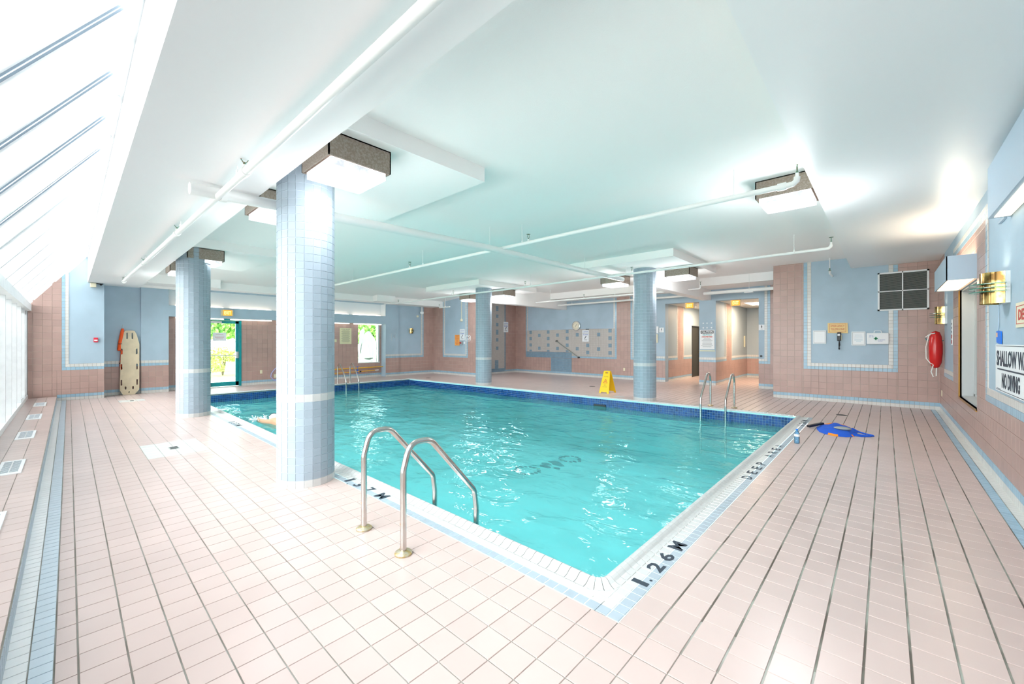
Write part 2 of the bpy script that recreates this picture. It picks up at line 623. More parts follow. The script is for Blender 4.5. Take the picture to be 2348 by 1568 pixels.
fl = MB()
fl.box(-16.3, -0.95, -0.12, 1.1, Y0, -0.001)
fl.box(X0, Y0, -0.12, 1.1, 12.7, -0.001)
fl.box(-2.4, 12.7, -0.12, -1.0, 14.9, -0.001)
fl.prism([(FARX, far_y(FARX)), (X0, far_y(X0)), (X0, 14.9), (-16.3, 14.9), (-16.3, far_y(FARX))], -0.12, -0.001)
fl.box(-16.3, Y0, -0.12, FARX, far_y(FARX), -0.001)
fl.box(-6.2, 14.9, -0.12, -1.9, 19.2, -0.001)
floor = struct(fl.build('floor', ['grout_floor']))
gr = MB()
gr.box(X0, Y0 + .3, -0.001, .86, 12.5, 0.0)
gr.box(-16.0, 9.75, -0.001, X0, 14.57, 0.0)
gr.box(-6.1, 14.57, -0.001, -2.0, 19.0, 0.0)
gr.build('grout_bed', ['grout_dark'], floor)
FZ = Frame('z', 0.0, 1)
org = (X0, Y0)
ft = []
WHITE_PATCH = [(-7.60, 0.659, -6.74, 1.289), (-13.9, 0.80, -13.45, 1.29)]
BLX, WHX = 0.7165, 0.788


def floor_pick(a, b):
    for r in WHITE_PATCH:
        if r[0] < a < r[2] and r[1] < b < r[3]:
            return 'tile_white'
    return 'floor_pink'


ft += lay(-15.4, -0.045, 0.7165, Y0, P, P, 'floor_pink', 0.0035, 0.006, org=org, pick=floor_pick)
ft += lay(X0, Y0, 0.7165, 12.5, P, P, 'floor_pink', 0.0085, 0.0035, org=org)
ft += lay(-15.75, Y0, FARX, 9.0, P, P, 'floor_pink', 0.004, 0.0035, org=org)
far = []
for t in lay(-15.5, 9.0, X0, 14.57, P, P, 'floor_pink', 0.0085, 0.0035, org=org):
    xc = (t[0] + t[2]) / 2
    lo = far_y(xc)
    if xc < FARX:
        far.append(t); continue
    if t[3] < lo + 0.01: continue
    far.append((t[0], max(t[1], lo), t[2], t[3], t[4]))
ft += far
ft += lay(-5.9, 14.57, -2.0, 18.9, P, P, 'floor_pink', 0.008, 0.0035, org=org)
place_tiles(FZ, ft, floor, 'floor_tile')
# small border tiles: along the curb, along the right wall
bt = []
bt += lay(-14.95, -0.2, 0.86, -0.1225, S, S, 'curb_white_lit', 0.003, 0.003)
bt += lay(-14.95, -0.1225, 0.86, -0.045, S, S, 'curb_blue_lit', 0.003, 0.004)
bt += lay(0.7165, -0.045, 0.788, 12.5, SB, SB, 'tile_blue', 0.004, 0.003)
bt += lay(0.788, -0.045, 0.86, 12.5, SB, SB, 'tile_white', 0.004, 0.003)
# around the pool
bt += lay(FARX, Y0, X0, Y0 + SB, SB, SB, 'floor_blue', .004, .004, org=(X0, Y0))
bt += lay(FARX, Y0 + SB, X0 - SB, Y0 + 2 * SB, SB, SB, 'coping_white', .0045, .0045, org=(X0, Y0))
bt += lay(X0 - SB, Y0 + SB, X0, 9.60, SB, SB, 'floor_blue', org=(X0, Y0))
bt += lay(X0 - 2 * SB, Y0 + 2 * SB, X0 - SB, 9.60, SB, SB, 'coping_white', .0045, .0045, org=(X0, Y0))
place_tiles(FZ, bt, floor, 'border_tile')

# raised ledge under the glazing
lg = MB()
lg.box(-15.0, -0.80, -0.001, 1.0, -0.196, 0.108)
ledge = struct(lg.build('trim_1', ['grout_floor']))
place_tiles(Frame('z', 0.108, 1), lay(-14.95, -0.66, 0.86, -0.2, PW, PW, 'floor_pink', 0.003, 0.004, org=(0.86, -0.2)), ledge, 'ledge_tile')
place_tiles(Frame('y', -0.196, 1), lay(-14.95, 0.0, 0.86, 0.108, S, 0.055, 'floor_blue', 0.003, 0.003), ledge, 'riser_tile')

# ================================================================== WALLS


def pane_wall(name, boxes, mats):
    m = MB()
    for b in boxes:
        m.box(*b)
    return struct(m.build(name, mats))


def backing(fr, rects, parent, mk='grout_wall', th=0.003):
    m = MB()
    for (a0, b0, a1, b1) in rects:
        p = fr.P(a0, b0, 0); q = fr.P(a1, b1, th)
        m.box(min(p[0], q[0]), min(p[1], q[1]), min(p[2], q[2]), max(p[0], q[0]), max(p[1], q[1]), max(p[2], q[2]))
    return m.build('grout_bed', [mk], parent)


def tiled(fr, parent, a0, a1, fields_big, fields_small, base=True, gm='grout_wall', ztop=None):
    """big/small: lists of (a0,b0,a1,b1,mat[,holes])"""
    big, small, rects = [], [], []
    if base:
        small += lay(a0, 0, a1, S, S, S, 'tile_white')
        small += lay(a0, S, a1, 2 * S, S, S, 'tile_blue')
        rects.append((a0, 0, a1, 2 * S))
    for f in fields_big:
        hs = f[5] if len(f) > 5 else ()
        big += lay(f[0], f[1], f[2], f[3], PW, PW, f[4], 0.003, 0.003, holes=hs)
        rs = [f[:4]]
        for h in hs:
            rs = [q for r in rs for q in subtract(r, h)]
        rects += rs
    for f in fields_small:
        small += lay(f[0], f[1], f[2], f[3], S, S, f[4])
        rects.append(f[:4])
    backing(fr, rects, parent, gm)
    place_tiles(fr, big, parent, 'wall_tile', th=0.004, lift=0.003)
    place_tiles(fr, small, parent, 'trim_tile', th=0.004, lift=0.003)


B0, B1, B2, B3 = 2 * S, 10 * S, 11 * S, 12 * S     # .155 .775 .8525 .93

# ---- right wall x = .86
WY0, WY1, WZ0, WZ1 = 7.76, 9.40, 0.60, 2.25
wall_r = pane_wall('wall_right', [(0.86, -0.9, -0.1, 1.12, WY0, 3.5), (0.86, WY1, -0.1, 1.12, 12.7, 3.5),
                                  (0.86, WY0, -0.1, 1.12, WY1, WZ0), (0.86, WY0, WZ1, 1.12, WY1, 3.5)], ['paint_blue'])
FR = Frame('x', 0.86, -1)
tiled(FR, wall_r, -0.66, 12.5,
      [(-0.66, B0, 10.2, B1, 'wall_pink', [(WY0, WZ0, WY1, WZ1)]), (10.2, B0, 11.66, B1, 'wall_pink'),
       (11.66, B0, 12.5, 3.19, 'wall_pink'), (7.17, B1, 10.2, 2.87, 'wall_pink', [(WY0, WZ0, WY1, WZ1)])],
      [(-0.66, B1, 7.17, B2, 'tile_blue'), (-0.66, B2, 7.09, B3, 'tile_white'), (10.2, B1, 11.66, B2, 'tile_blue'), (10.2, B2, 11.66, B3, 'tile_white'),
       (7.09, B2, 7.17, 3.025, 'tile_blue'), (7.01, B3, 7.09, 3.025, 'tile_white'),
       (7.17, 2.87, 10.2, 2.9475, 'tile_blue'), (7.09, 2.9475, 10.2, 3.025, 'tile_white')])

# ---- back wall y = 12.5 (right part)
wall_b = pane_wall('wall_back', [(-2.165, 12.5, -0.1, 1.12, 12.75, 3.6), (-2.165, 12.75, -0.1, -1.9, 14.8, 3.6)], ['paint_blue'])
FB = Frame('y', 12.5, -1)
tiled(FB, wall_b, -2.165, 0.86,
      [(-2.165, B0, -1.516, 3.44, 'wall_pink'), (-1.516, B0, 0.209, B1, 'wall_pink'), (0.209, B0, 0.86, 3.19, 'wall_pink')],
      [(-1.516, B1, 0.209, B2, 'tile_blue'), (-1.438, B2, 0.131, B3, 'tile_white'), (-1.516, B2, -1.438, 3.44, 'tile_blue'),
       (-1.438, B3, -1.36, 3.44, 'tile_white'), (0.131, B2, 0.209, 3.19, 'tile_blue'), (0.053, B3, 0.131, 3.19, 'tile_white')], gm='grout_wall')

# ---- far back wall y = 14.57 with two corridor openings
O1, O2, O3, O4, OZ = -5.857, -4.69, -4.16, -2.915, 2.826
wall_f = pane_wall('wall_far', [(-13.6, 14.57, -0.1, O1, 14.85, 3.6), (O1, 14.57, OZ, O2, 14.85, 3.6), (O2, 14.57, -0.1, O3, 15.5, 3.6),
                                (O3, 14.57, OZ, O4, 14.85, 3.6), (O4, 14.57, -0.1, -1.9, 14.85, 3.6)], ['paint_blue'])
FF = Frame('y', 14.57, -1)
sq = []
for k in range(9):
    xk = -12.189 + 0.5145 * k
    for z in ((1.9, 1.606, 1.312, 1.018) if k % 2 == 0 else (1.753, 1.165)):
        if k == 6 and z > 1.5: continue
        sq.append((xk, z))


def grey_pick(a, b):
    for x, z in sq:
        if abs(a - x) < 0.0735 and abs(b - z) < 0.0735:
            return 'tile_steelblue'
    return 'tile_grey'


GP = 0.0735
gt = lay(-12.418, 1.006, -9.889, 1.985, GP, GP, 'g', 0.0025, 0.0025, org=(-12.189, 1.9), pick=grey_pick)
gt += lay(-9.889, 0.85, -7.86, 1.985, GP, GP, 'g', 0.0025, 0.0025, org=(-12.189, 1.9), pick=grey_pick)
gt += lay(-12.476, 0.752, -9.889, 1.006, GP, GP, 'tile_steelblue', 0.0025, 0.0025)
gt += lay(-11.004, 0.155, -9.889, 0.752, GP, GP, 'tile_steelblue', 0.0025, 0.0025)
gt += lay(-9.889, 0.775, -7.78, 0.85, GP, GP, 'tile_blue', 0.0025, 0.0025)
tiled(FF, wall_f, -13.13, O1,
      [(-13.13, B0, -12.476, 3.44, 'wall_pink'), (-12.476, B0, -11.004, 0.752, 'wall_pink'), (-9.889, B0, -7.78, B1, 'wall_pink'),
       (-7.78, B0, -7.2, 3.44, 'wall_pink'), (-7.2, B0, O1, B1, 'wall_pink')],
      [(-12.476, 1.006, -12.418, 3.44, 'tile_blue'), (-12.418, 1.985, -12.356, 3.44, 'tile_white'), (-7.92, 1.985, -7.86, 3.44, 'tile_white'),
       (-7.86, 0.85, -7.78, 3.44, 'tile_blue'), (-7.2, B1, O1, B2, 'tile_blue'), (-7.12, B2, O1, B3, 'tile_white'),
       (-7.2, B2, -7.12, 3.44, 'tile_blue'), (-7.12, B3, -7.04, 3.44, 'tile_white')])
backing(FF, [(-12.418, 1.006, -9.889, 1.985), (-9.889, 0.775, -7.86, 1.985), (-12.476, 0.752, -9.889, 1.006), (-11.004, 0.155, -9.889, 0.752)], wall_f)
place_tiles(FF, gt, wall_f, 'mosaic_tile', lift=0.003)
for (a, b) in ((O2, O3), (O4, -2.17)):
    if a == O2:
        tiled(FF, wall_f, a, b, [(a, B0, b, B1, 'wall_pink')], [(a, B1, b, B2, 'tile_blue'), (a, B2, b, B3, 'tile_white')])
    else:
        tiled(FF, wall_f, a, b, [(a, B0, b, B1, 'wall_pink'), (-2.6, B1, b, 3.44, 'wall_pink')],
              [(a, B1, -2.6, B2, 'tile_blue'), (a, B2, -2.68, B3, 'tile_white'), (-2.68, B2, -2.6, 3.44, 'tile_blue'), (-2.757, B3, -2.68, 3.44, 'tile_white')])

# ---- corridors
wall_c = pane_wall('wall_corridor', [(-6.1, 14.85, -0.1, O1, 17.3, 3.0), (-6.1, 18.25, -0.1, O1, 19.2, 3.0), (-6.1, 17.3, 2.1, O1, 18.25, 3.0),
                                     (-6.1, 18.9, -0.1, -1.9, 19.2, 3.0), (-4.36, 15.5, -0.1, -4.20, 19.0, 3.0),
                                     (-2.6, 14.85, -0.1, -1.9, 19.2, 3.0), (-6.6, 17.0, -0.1, -6.45, 18.6, 3.0)], ['paint_grey'])
FC = Frame('x', O1, 1)
for fr, ys, door in ((FC, (14.86, 17.3), True), (Frame('x', -4.20, 1), (15.5, 18.9), False)):
    y0, y1 = ys
    mid = (15.75, 16.35) if door else (15.95, 16.6)
    tiled(fr, wall_c, y0, y1,
          [(y0, B0, y1, B1, 'wall_pink'), (mid[0], B1, mid[1], 2.83, 'wall_pink')],
          [(y0, B1, mid[0], B2, 'tile_blue'), (y0, B2, mid[0] - S, B3, 'tile_white'), (mid[1], B1, y1, B2, 'tile_blue'), (mid[1] + S, B2, y1, B3, 'tile_white'),
           (mid[0] - S, B2, mid[0], 2.83, 'tile_white'), (mid[1], B2, mid[1] + S, 2.83, 'tile_white')])
fr = Frame('x', O3, 1)
tiled(fr, wall_c, 14.58, 15.5, [(14.58, B0, 15.5, B1, 'wall_pink')], [(14.58, B1, 15.5, B2, 'tile_blue'), (14.58, B2, 15.5, B3, 'tile_white')])
fr = Frame('y', 18.9, -1)
tiled(fr, wall_c, -4.2, -2.6, [(-4.2, B0, -2.6, B1, 'wall_pink')], [(-4.2, B1, -2.6, B2, 'tile_blue'), (-4.2, B2, -2.6, B3, 'tile_white')])
cc = MB()
cc.box(-6.5, 14.85, 2.84, -1.9, 19.2, 2.9)
corr_ceil = struct(cc.build('ceiling_corridor', ['corr_ceiling']))
for i in range(6):
    for x0, x1 in ((-5.85, -5.28), (-5.26, -4.72), (-4.15, -3.56), (-3.54, -2.95)):
        m = MB(); m.box(x0, 14.9 + i * 0.62, 2.832, x1, 15.5 + i * 0.62, 2.845)
        m.build('ceiling_panel', ['corr_ceiling'], corr_ceil)
for (x, y) in ((-4.95, 16.9), (-3.35, 16.55)):
    t = empty('ceiling_light', (x, y, 2.83), 'square troffer lamp in the ceiling of the %s corridor' % ('left, dark-doored' if x < -4.5 else 'right-hand'), 'ceiling light')
    m = MB(); m.box(x - .3, y - .6, 2.815, x + .3, y + .6, 2.832); m.build('frame', ['white'], t)
    for k in (-1, 1):
        m = MB(); m.box(x - .13 + k * .14, y - .56, 2.808, x + .13 + k * .14, y + .56, 2.816); m.build('diffuser', ['panel_glow'], t)
    area_light('corridor_lamp', (x, y, 2.79), 0.5, 1.1, 55, (1.0, 0.74, 0.50))
for (x, nm) in ((-5.3, 'a'), (-3.55, 'b')):
    pass
d2 = MB(); d2.box(O1 - 0.06, 17.33, 0.0, O1 - 0.02, 18.22, 2.07)
door2 = struct(d2.build('door_2', ['dark_door'], bevel=0.004))
m = MB()
for b in ((17.3, 17.36, 0, 2.1), (18.2, 18.25, 0, 2.1)): m.box(O1 - 0.08, b[0], b[2], O1 + 0.015, b[1], b[3])
m.box(O1 - 0.08, 17.3, 2.07, O1 + 0.015, 18.25, 2.12)
m.build('door_frame', ['black'], door2)
m = MB(); m.tube([(O1 - .02, 18.1, 1.02), (O1 + .04, 18.1, 1.02), (O1 + .045, 17.98, 1.02)], 0.011, 8)
m.build('door_handle', ['brass'], door2, smooth=True)

# ---- left far wall y = 11.45 and the mosaic return x = -13.13
wall_l2 = pane_wall('wall_far_left', [(-15.8, 11.45, -0.1, -12.35, 11.7, 3.6)], ['paint_blue'])
tiled(Frame('y', 11.45, -1), wall_l2, -15.45, -12.35,
      [(-15.45, B0, -14.76, 3.3, 'wall_pink'), (-14.76, B0, -13.05, B1, 'wall_pink'), (-13.05, B0, -12.35, 3.3, 'wall_pink')],
      [(-14.76, B1, -13.05, B2, 'tile_blue'), (-14.69, B2, -13.13, B3, 'tile_white'), (-14.76, B2, -14.69, 3.3, 'tile_blue'), (-14.69, B3, -14.61, 3.3, 'tile_white'),
       (-13.13, B2, -13.05, 3.3, 'tile_blue'), (-13.2, B3, -13.13, 3.3, 'tile_white')])
wall_l3 = pane_wall('wall_mosaic_side', [(-13.4, 11.7, -0.1, -13.13, 14.6, 3.6)], ['paint_grey'])
FM = Frame('x', -13.13, 1)


def mos_pick(a, b):
    for z in (2.98, 2.617, 2.253, 1.9, 1.533, 1.166):
        if abs(a - 13.298) < .0775 and abs(b - z) < .085: return 'tile_steelblue'
    if 13.15 < a < 13.385 and b < 0.60: return 'tile_steelblue'
    return 'tile_steelblue' if b < 0.235 else 'tile_grey'


mt = lay(11.75, 0.0775, 13.78, 3.44, S, S, 'g', 0.0025, 0.0025, org=(13.298 - S, 0.0775), pick=mos_pick)
backing(FM, [(11.75, 0, 14.57, 3.44)], wall_l3)
place_tiles(FM, mt, wall_l3, 'mosaic_tile', lift=0.003)
place_tiles(FM, lay(13.78, B0, 13.855, 3.44, S, S, 'tile_steelblue') + lay(13.78, S, 14.57, B0, S, S, 'tile_blue') + lay(11.75, 0, 14.57, S, S, S, 'tile_white'), wall_l3, 'trim_tile', lift=0.003)
place_tiles(FM, lay(13.855, B0, 14.57, 3.44, PW, PW, 'wall_pink'), wall_l3, 'wall_tile', lift=0.003)

# ---- left wall (exit door side)
RX = -15.75
DY0, DY1, DZ = 2.92, 3.87, 2.205
LY0, LY1, LZ0, LZ1 = 7.93, 8.87, 0.584, 2.2
wall_l = pane_wall('wall_left', [
    (-15.7, 0.62, -0.1, -15.47, 1.37, 3.4), (-15.7, 1.37, -0.1, -15.40, 1.97, 3.4), (-15.62, 1.97, 2.20, -15.40, 8.96, 2.525),
    (-15.9, 1.97, 3.03, -15.40, 8.96, 3.4), (-15.9, 8.96, -0.1, -15.40, 9.57, 3.4), (-15.9, 9.57, -0.1, -15.45, 11.7, 3.4),
    (-16.0, 1.6, -0.1, RX, DY0, 3.4), (-16.0, DY0, DZ, RX, DY1, 3.4), (-16.0, DY1, -0.1, RX, LY0, 3.4), (-16.0, LY0, -0.1, RX, LY1, LZ0),
    (-16.0, LY0, LZ1, RX, LY1, 3.4), (-16.0, LY1, -0.1, RX, 9.3, 3.4), (-15.2, -0.95, -0.1, -14.95, -0.62, 2.5)], ['paint_blue'])
m = MB()
m.prism([(-0.70, -0.1), (0.62, -0.1), (0.62, 3.4), (0.34, 3.72), (0.30, 3.66), (-0.70, 2.27)], -15.47, -14.95, 'yz')
m.build('wall_pier', ['paint_blue'], wall_l)
for (xp, a, b) in ((-15.47, 0.62, 1.37), (-15.40, 1.37, 1.97), (-15.40, 8.96, 9.57), (-15.45, 9.57, 10.83)):
    tiled(Frame('x', xp, 1), wall_l, a, b, [(a, B0, b, B1, 'wall_pink')], [(a, B1, b, B2, 'tile_blue'), (a, B2, b, B3, 'tile_white')])
tiled(Frame('x', -15.45, 1), wall_l, 10.83, 11.45, [(10.83, B0, 11.45, B1, 'wall_pink'), (10.89, B1, 11.45, 3.3, 'wall_pink')],
      [(10.83, B1, 10.89, 3.3, 'tile_blue'), (10.755, B3, 10.83, 3.3, 'tile_white')])
tiled(Frame('x', RX, 1), wall_l, DY1, 8.96,
      [(DY1, B0, 8.96, 2.25, 'wall_pink', [(LY0, LZ0, LY1, LZ1)])], [])
tiled(Frame('x', RX, 1), wall_l, 1.97, DY0, [(1.97, B0, DY0, 2.25, 'wall_pink')], [])
FP = Frame('x', -14.95, 1)
slope_ok = lambda a, b: b < 2.33 + 1.4 * (a + 0.66) - 0.10
pier_big = lay(-0.66, 0.108, -0.2, B1 - .025, PW, PW, 'wall_pink', org=(-0.12, B1 - .025)) + lay(-0.2, B0, 0.62, B1 - .025, PW, PW, 'wall_pink', org=(-0.12, B1 - .025))
pier_big += lay(-0.66, B1 - .025, -0.12, 3.5, PW, PW, 'wall_pink', org=(-0.12, B1 - .025), keep=slope_ok)
pier_small = lay(-0.12, B1 - .025, 0.62, B2 - .025, S, S, 'tile_blue') + lay(-0.06, B2 - .025, 0.62, B3 - .025, S, S, 'tile_white')
pier_small += lay(-0.12, B2 - .025, -0.06, 3.3, S, S, 'tile_blue', keep=slope_ok) + lay(-0.06, B3 - .025, 0.0, 3.3, S, S, 'tile_white', keep=slope_ok)
pier_small += lay(-0.2, 0, 0.62, S, S, S, 'tile_white') + lay(-0.2, S, 0.62, B0, S, S, 'tile_blue')
lim = lambda a: 2.33 + 1.4 * (a + 0.66) - 0.03


def clip_slope(r_):
    pts = [(r_[0], r_[1]), (r_[2], r_[1]), (r_[2], r_[3]), (r_[0], r_[3])]
    out = []
    for i in range(4):
        p, q = pts[i], pts[(i + 1) % 4]
        dp, dq = lim(p[0]) - p[1], lim(q[0]) - q[1]
        if dp >= 0: out.append(p)
        if dp * dq < 0:
            t_ = dp / (dp - dq); out.append((p[0] + (q[0] - p[0]) * t_, p[1] + (q[1] - p[1]) * t_))
    return out


cut = MB()
for lst, mi in ((lay(-0.66, B1 - .025, -0.12, 3.5, PW, PW, 'wall_pink', org=(-0.12, B1 - .025), keep=lambda a, b: not slope_ok(a, b)), 0),
                (lay(-0.12, B2 - .025, -0.06, 3.4, S, S, 'tile_blue', keep=lambda a, b: not slope_ok(a, b)), 1),
                (lay(-0.06, B3 - .025, 0.0, 3.4, S, S, 'tile_white', keep=lambda a, b: not slope_ok(a, b)), 2)):
    for r_ in lst:
        pg = clip_slope(r_)
        if len(pg) > 2: cut.prism(pg, -14.947, -14.943, 'yz', mi)
cut.build('cut_tile_field', ['wall_pink', 'tile_blue', 'tile_white'], wall_l, kind='stuff')
m = MB()
m.prism([(-0.66, 0.1), (-0.2, 0.1), (-0.2, 0), (0.62, 0), (0.62, B3 - .025), (0.0, B3 - .025), (0.0, 3.22), (-0.12, 3.05), (-0.66, 2.30)], -14.95, -14.947, 'yz')
m.build('grout_bed', ['grout_wall'], wall_l)
place_tiles(FP, pier_big, wall_l, 'wall_tile', lift=0.003)
place_tiles(FP, pier_small, wall_l, 'trim_tile', lift=0.003)
# light seen behind and below the lintel
for (x, z, nm) in ((-15.66, 2.545, 'upper'), (-15.60, 2.175, 'lower')):
    for k in range(5):
        y0 = 2.15 + k * 1.38
        m = MB()
        m.tube([(x, y0, z), (x, y0 + 1.2, z)], 0.016, 8)
        lb = 'warm tube lamp in the slot above the lintel' if nm == 'upper' else 'warm tube lamp under the blue lintel'
        t = tag(m.build('tube_lamp', ['tube_glow'], smooth=True), lb + ', ' + ('nearest the door end', 'second from the door end', 'in the middle of the row', 'fourth from the door end', 'nearest the misted window')[k], 'lamp', 'tube lamps %s the lintel' % ('above' if nm == 'upper' else 'below'))

# ---- hidden outer shell: roof and back so that no daylight leaks in
rf = MB()
rf.box(-16.4, 0.345, 3.80, 1.4, 19.4, 4.0)
rf.box(-16.4, 0.34, 3.0, -15.9, 1.6, 3.8); rf.box(-16.4, 1.6, 3.4, -15.9, 14.9, 3.8)
rf.box(-16.4, 11.7, -0.1, -13.4, 14.9, 3.8)
rf.box(-16.4, 0.62, -0.1, -15.7, 1.6, 3.4)
rf.box(-16.4, 14.86, -0.1, -6.6, 19.4, 3.8)
rf.box(1.10, -0.9, 3.4, 1.4, 19.4, 3.8)
rf.box(-6.6, 19.2, -0.1, 1.4, 19.4, 3.8)
rf.box(-1.9, 12.75, -0.1, 1.4, 13.0, 3.8)
rf.box(-1.9, 14.9, -0.1, -1.7, 19.2, 3.8)
struct(rf.build('wall_outer', ['beam_white']))
m = MB(); m.box(1.12, 6.5, -0.2, 1.2, 7.0, 3.6); m.box(1.12, 10.2, -0.2, 2.9, 10.4, 3.6); m.box(2.7, 6.4, -0.2, 2.9, 10.2, 3.6); m.box(1.12, 6.4, -0.2, 2.9, 6.6, 3.6)
m.box(1.12, 6.4, 3.0, 2.9, 10.4, 3.1); m.box(1.12, 6.4, -0.2, 2.9, 10.4, -0.1)
struct(m.build('wall_next_room', ['grey_room']))

# ================================================================== CEILING
cl = MB()
cl.box(-12.6, 1.33, 3.44, -0.58, 14.9, 3.6)
cl.quadf([(-12.6, 1.33, 3.44), (-12.6, 14.9, 3.44), (-16.0, 14.9, 3.175), (-16.0, 1.33, 3.175)])
cl.box(-1.0, 12.6, 3.44, 1.2, 14.9, 3.6)
ceiling = struct(cl.build('ceiling', ['ceiling_white']))


def cpart(name, boxes, mk='ceiling_white', **k):
    m = MB()
    for b in boxes: m.box(*b)
    return m.build(name, [mk], ceiling, **k)


cpart('drop_panel', [(-5.95, 1.33, 3.275, -3.37, 3.21, 3.45)])
cpart('drop_panel', [(-12.3, 1.33, 3.275, -9.70, 3.03, 3.45)])
cpart('drop_panel', [(-12.3, 8.78, 3.275, -9.49, 11.68, 3.45)])
cpart('drop_panel', [(-5.95, 8.66, 3.275, -3.31, 11.60, 3.45)])
cpart('ceiling_beam', [(-15.6, 0.33, 2.97, 0.86, 1.34, 3.60)], 'beam_white', label='wide white beam beside the skylight')
cpart('fascia', [(-15.6, 0.325, 2.968, 0.86, 0.345, 3.80)], 'beam_white')
cpart('soffit', [(-0.60, 0.33, 3.19, 0.90, 12.5, 3.60)], 'soffit_white')
cpart('ceiling_beam', [(-4.58, 10.05, 2.853, -4.305, 14.57, 3.45)])
cpart('ceiling_beam', [(-10.42, 9.8, 2.845, -10.148, 14.57, 3.45)])
cpart('ceiling_beam', [(-10.15, 13.4, 3.195, -4.58, 14.57, 3.45)])
cpart('ceiling_beam', [(-4.305, 13.4, 3.195, -2.165, 14.57, 3.45)])
cpart('ceiling_beam', [(-13.13, 13.4, 3.195, -10.42, 14.57, 3.45)])
# low bulkhead along the exit door wall
cpart('bulkhead', [(-15.5, 3.05, 3.05, -14.90, 8.1, 3.42), (-15.5, 1.33, 3.05, -14.55, 3.05, 3.42), (-15.5, 8.1, 3.05, -14.55, 8.9, 3.42),
                   (-15.5, 8.9, 3.03, -14.75, 11.45, 3.42), (-15.5, 1.33, 2.985, -15.35, 2.2, 3.1)])
cpart('slot_lining', [(-15.76, 1.97, 2.5, -15.74, 8.96, 3.04), (-15.76, 8.94, 2.525, -15.40, 8.965, 3.04)], 'beam_white')

# ================================================================== GLAZED WALL AND SKYLIGHT
XS = [-3.94 - 1.02 * k for k in range(-5, 11)]
sky = struct(MB().box(-15.0, 0.27, 3.60, 0.9, 0.325, 3.76).build('window_1', ['frame_white']))
sy0, sz0, sy1, sz1 = -0.66, 2.33, 0.325, 3.73
sd = Vector((0, sy1 - sy0, sz1 - sz0)).normalized(); sn = Vector((0, -sd.z, sd.y))
m = MB(); m.box(-15.0, -0.78, 2.18, 0.9, -0.60, 2.345); m.build('window_frame', ['frame_white'], sky)
for x in XS + [-14.98, 0.84]:
    m = MB()
    a = Vector((x, sy0, sz0)) + sn * 0.015; b = Vector((x, sy1, sz1)) + sn * 0.015
    m.bar(a, b, 0.062, 0.146, up=sn)
    m.bar(a + sn * .066 + Vector((.034, 0, 0)), b + sn * .066 + Vector((.034, 0, 0)), 0.008, 0.012, up=sn, mi=1)
    m.build('rafter', ['frame_white', 'frame_seal'], sky)
xs2 = [0.84] + XS + [-14.98]
xs2 = sorted(xs2)
for x0, x1 in zip(xs2[:-1], xs2[1:]):
    m = MB()
    o_ = sn * 0.09
    for q in (0.0,):
        a = Vector((x0 + .02, sy0, sz0)) + o_; b = Vector((x1 - .02, sy0, sz0)) + o_
        c = Vector((x1 - .02, sy1, sz1)) + o_; d = Vector((x0 + .02, sy1, sz1)) + o_
        e = sn * 0.008
        m.quadf([a, b, c, d]); m.quadf([a + e, d + e, c + e, b + e])
    m.build('glass_pane', ['glass'], sky)
win = struct(MB().box(-15.0, -0.80, 0.10, 0.9, -0.655, 0.20).build('window_2', ['frame_white']))
for x in XS + [-14.92, 0.82]:
    m = MB()
    m.box(x - .03, -0.80, 0.19, x + .03, -0.665, 2.19)
    m.box(x - .04, -0.825, 0.19, x + .04, -0.80, 2.19, 1)
    m.build('mullion', ['frame_white', 'frame_seal'], win)
for x0, x1 in zip(xs2[:-1], xs2[1:]):
    m = MB(); m.box(x0 + .02, -0.822, 0.2, x1 - .02, -0.814, 2.2); m.build('glass_pane', ['glass'], win)
m = MB(); m.box(-14.93, -0.80, 0.2, -13.15, -0.74, 2.19)
m2 = MB()
for (y0, y1) in ((-14.93, -14.86), (-13.24, -13.17)):
    m2.box(y0, -0.76, 0.13, y1, -0.69, 2.17)
m2.box(-14.93, -0.76, 2.10, -13.17, -0.69, 2.17); m2.box(-14.93, -0.76, 0.13, -13.17, -0.69, 0.22)
m2.build('sash', ['frame_white'], win)

# exit door
door = struct(MB().box(RX - .16, DY0, 0.0, RX + .02, DY0 + .05, DZ).build('door_1', ['teal_door']))
m = MB()
m.box(RX - .16, DY1 - .055, 0, RX + .02, DY1, DZ); m.box(RX - .16, DY0, DZ - .06, RX + .02, DY1, DZ)
m.build('door_frame', ['teal_door'], door)
m = MB()
dl, dr = DY0 + .05, DY1 - .06
m.box(RX - .12, dl, 0.02, RX - .06, dl + .085, DZ - .065); m.box(RX - .12, dr - .085, 0.02, RX - .06, dr, DZ - .065)
m.box(RX - .12, dl, 0.02, RX - .06, dr, 0.15); m.box(RX - .12, dl, DZ - .15, RX - .06, dr, DZ - .065)
m.build('door_leaf', ['teal_door'], door)
m = MB(); m.box(RX - .095, dl + .08, .14, RX - .087, dr - .08, DZ - .14); m.build('glass_pane', ['glass'], door)
m = MB(); m.tube([(RX - .02, dl + .02, 1.02), (RX - .02, dr - .05, 1.0)], .014, 8); m.box(RX - .06, dr - .085, .92, RX - .0, dr - .02, 1.13)
m.build('push_bar', ['silver'], door, smooth=True)
m = MB(); m.box(RX - .06, dl + .05, DZ - .14, RX - .0, dl + .36, DZ - .09); m.bar((RX - .0, dl + .3, DZ - .1), (RX + .05, dl + .1, DZ - .09), .02, .01)
m.build('door_closer', ['silver'], door)
m = MB(); m.box(RX - .085, 3.11, 1.48, RX - .083, 3.47, 1.75); nt_ = m.build('notice', ['paper'], door, label='white paper notice taped inside the door glass')
m = MB()
for k, wd in enumerate((.2, .26, .24, .18)): m.box(RX - .0828, 3.29 - wd / 2, 1.68 - k * .045, RX - .082, 3.29 + wd / 2, 1.688 - k * .045)
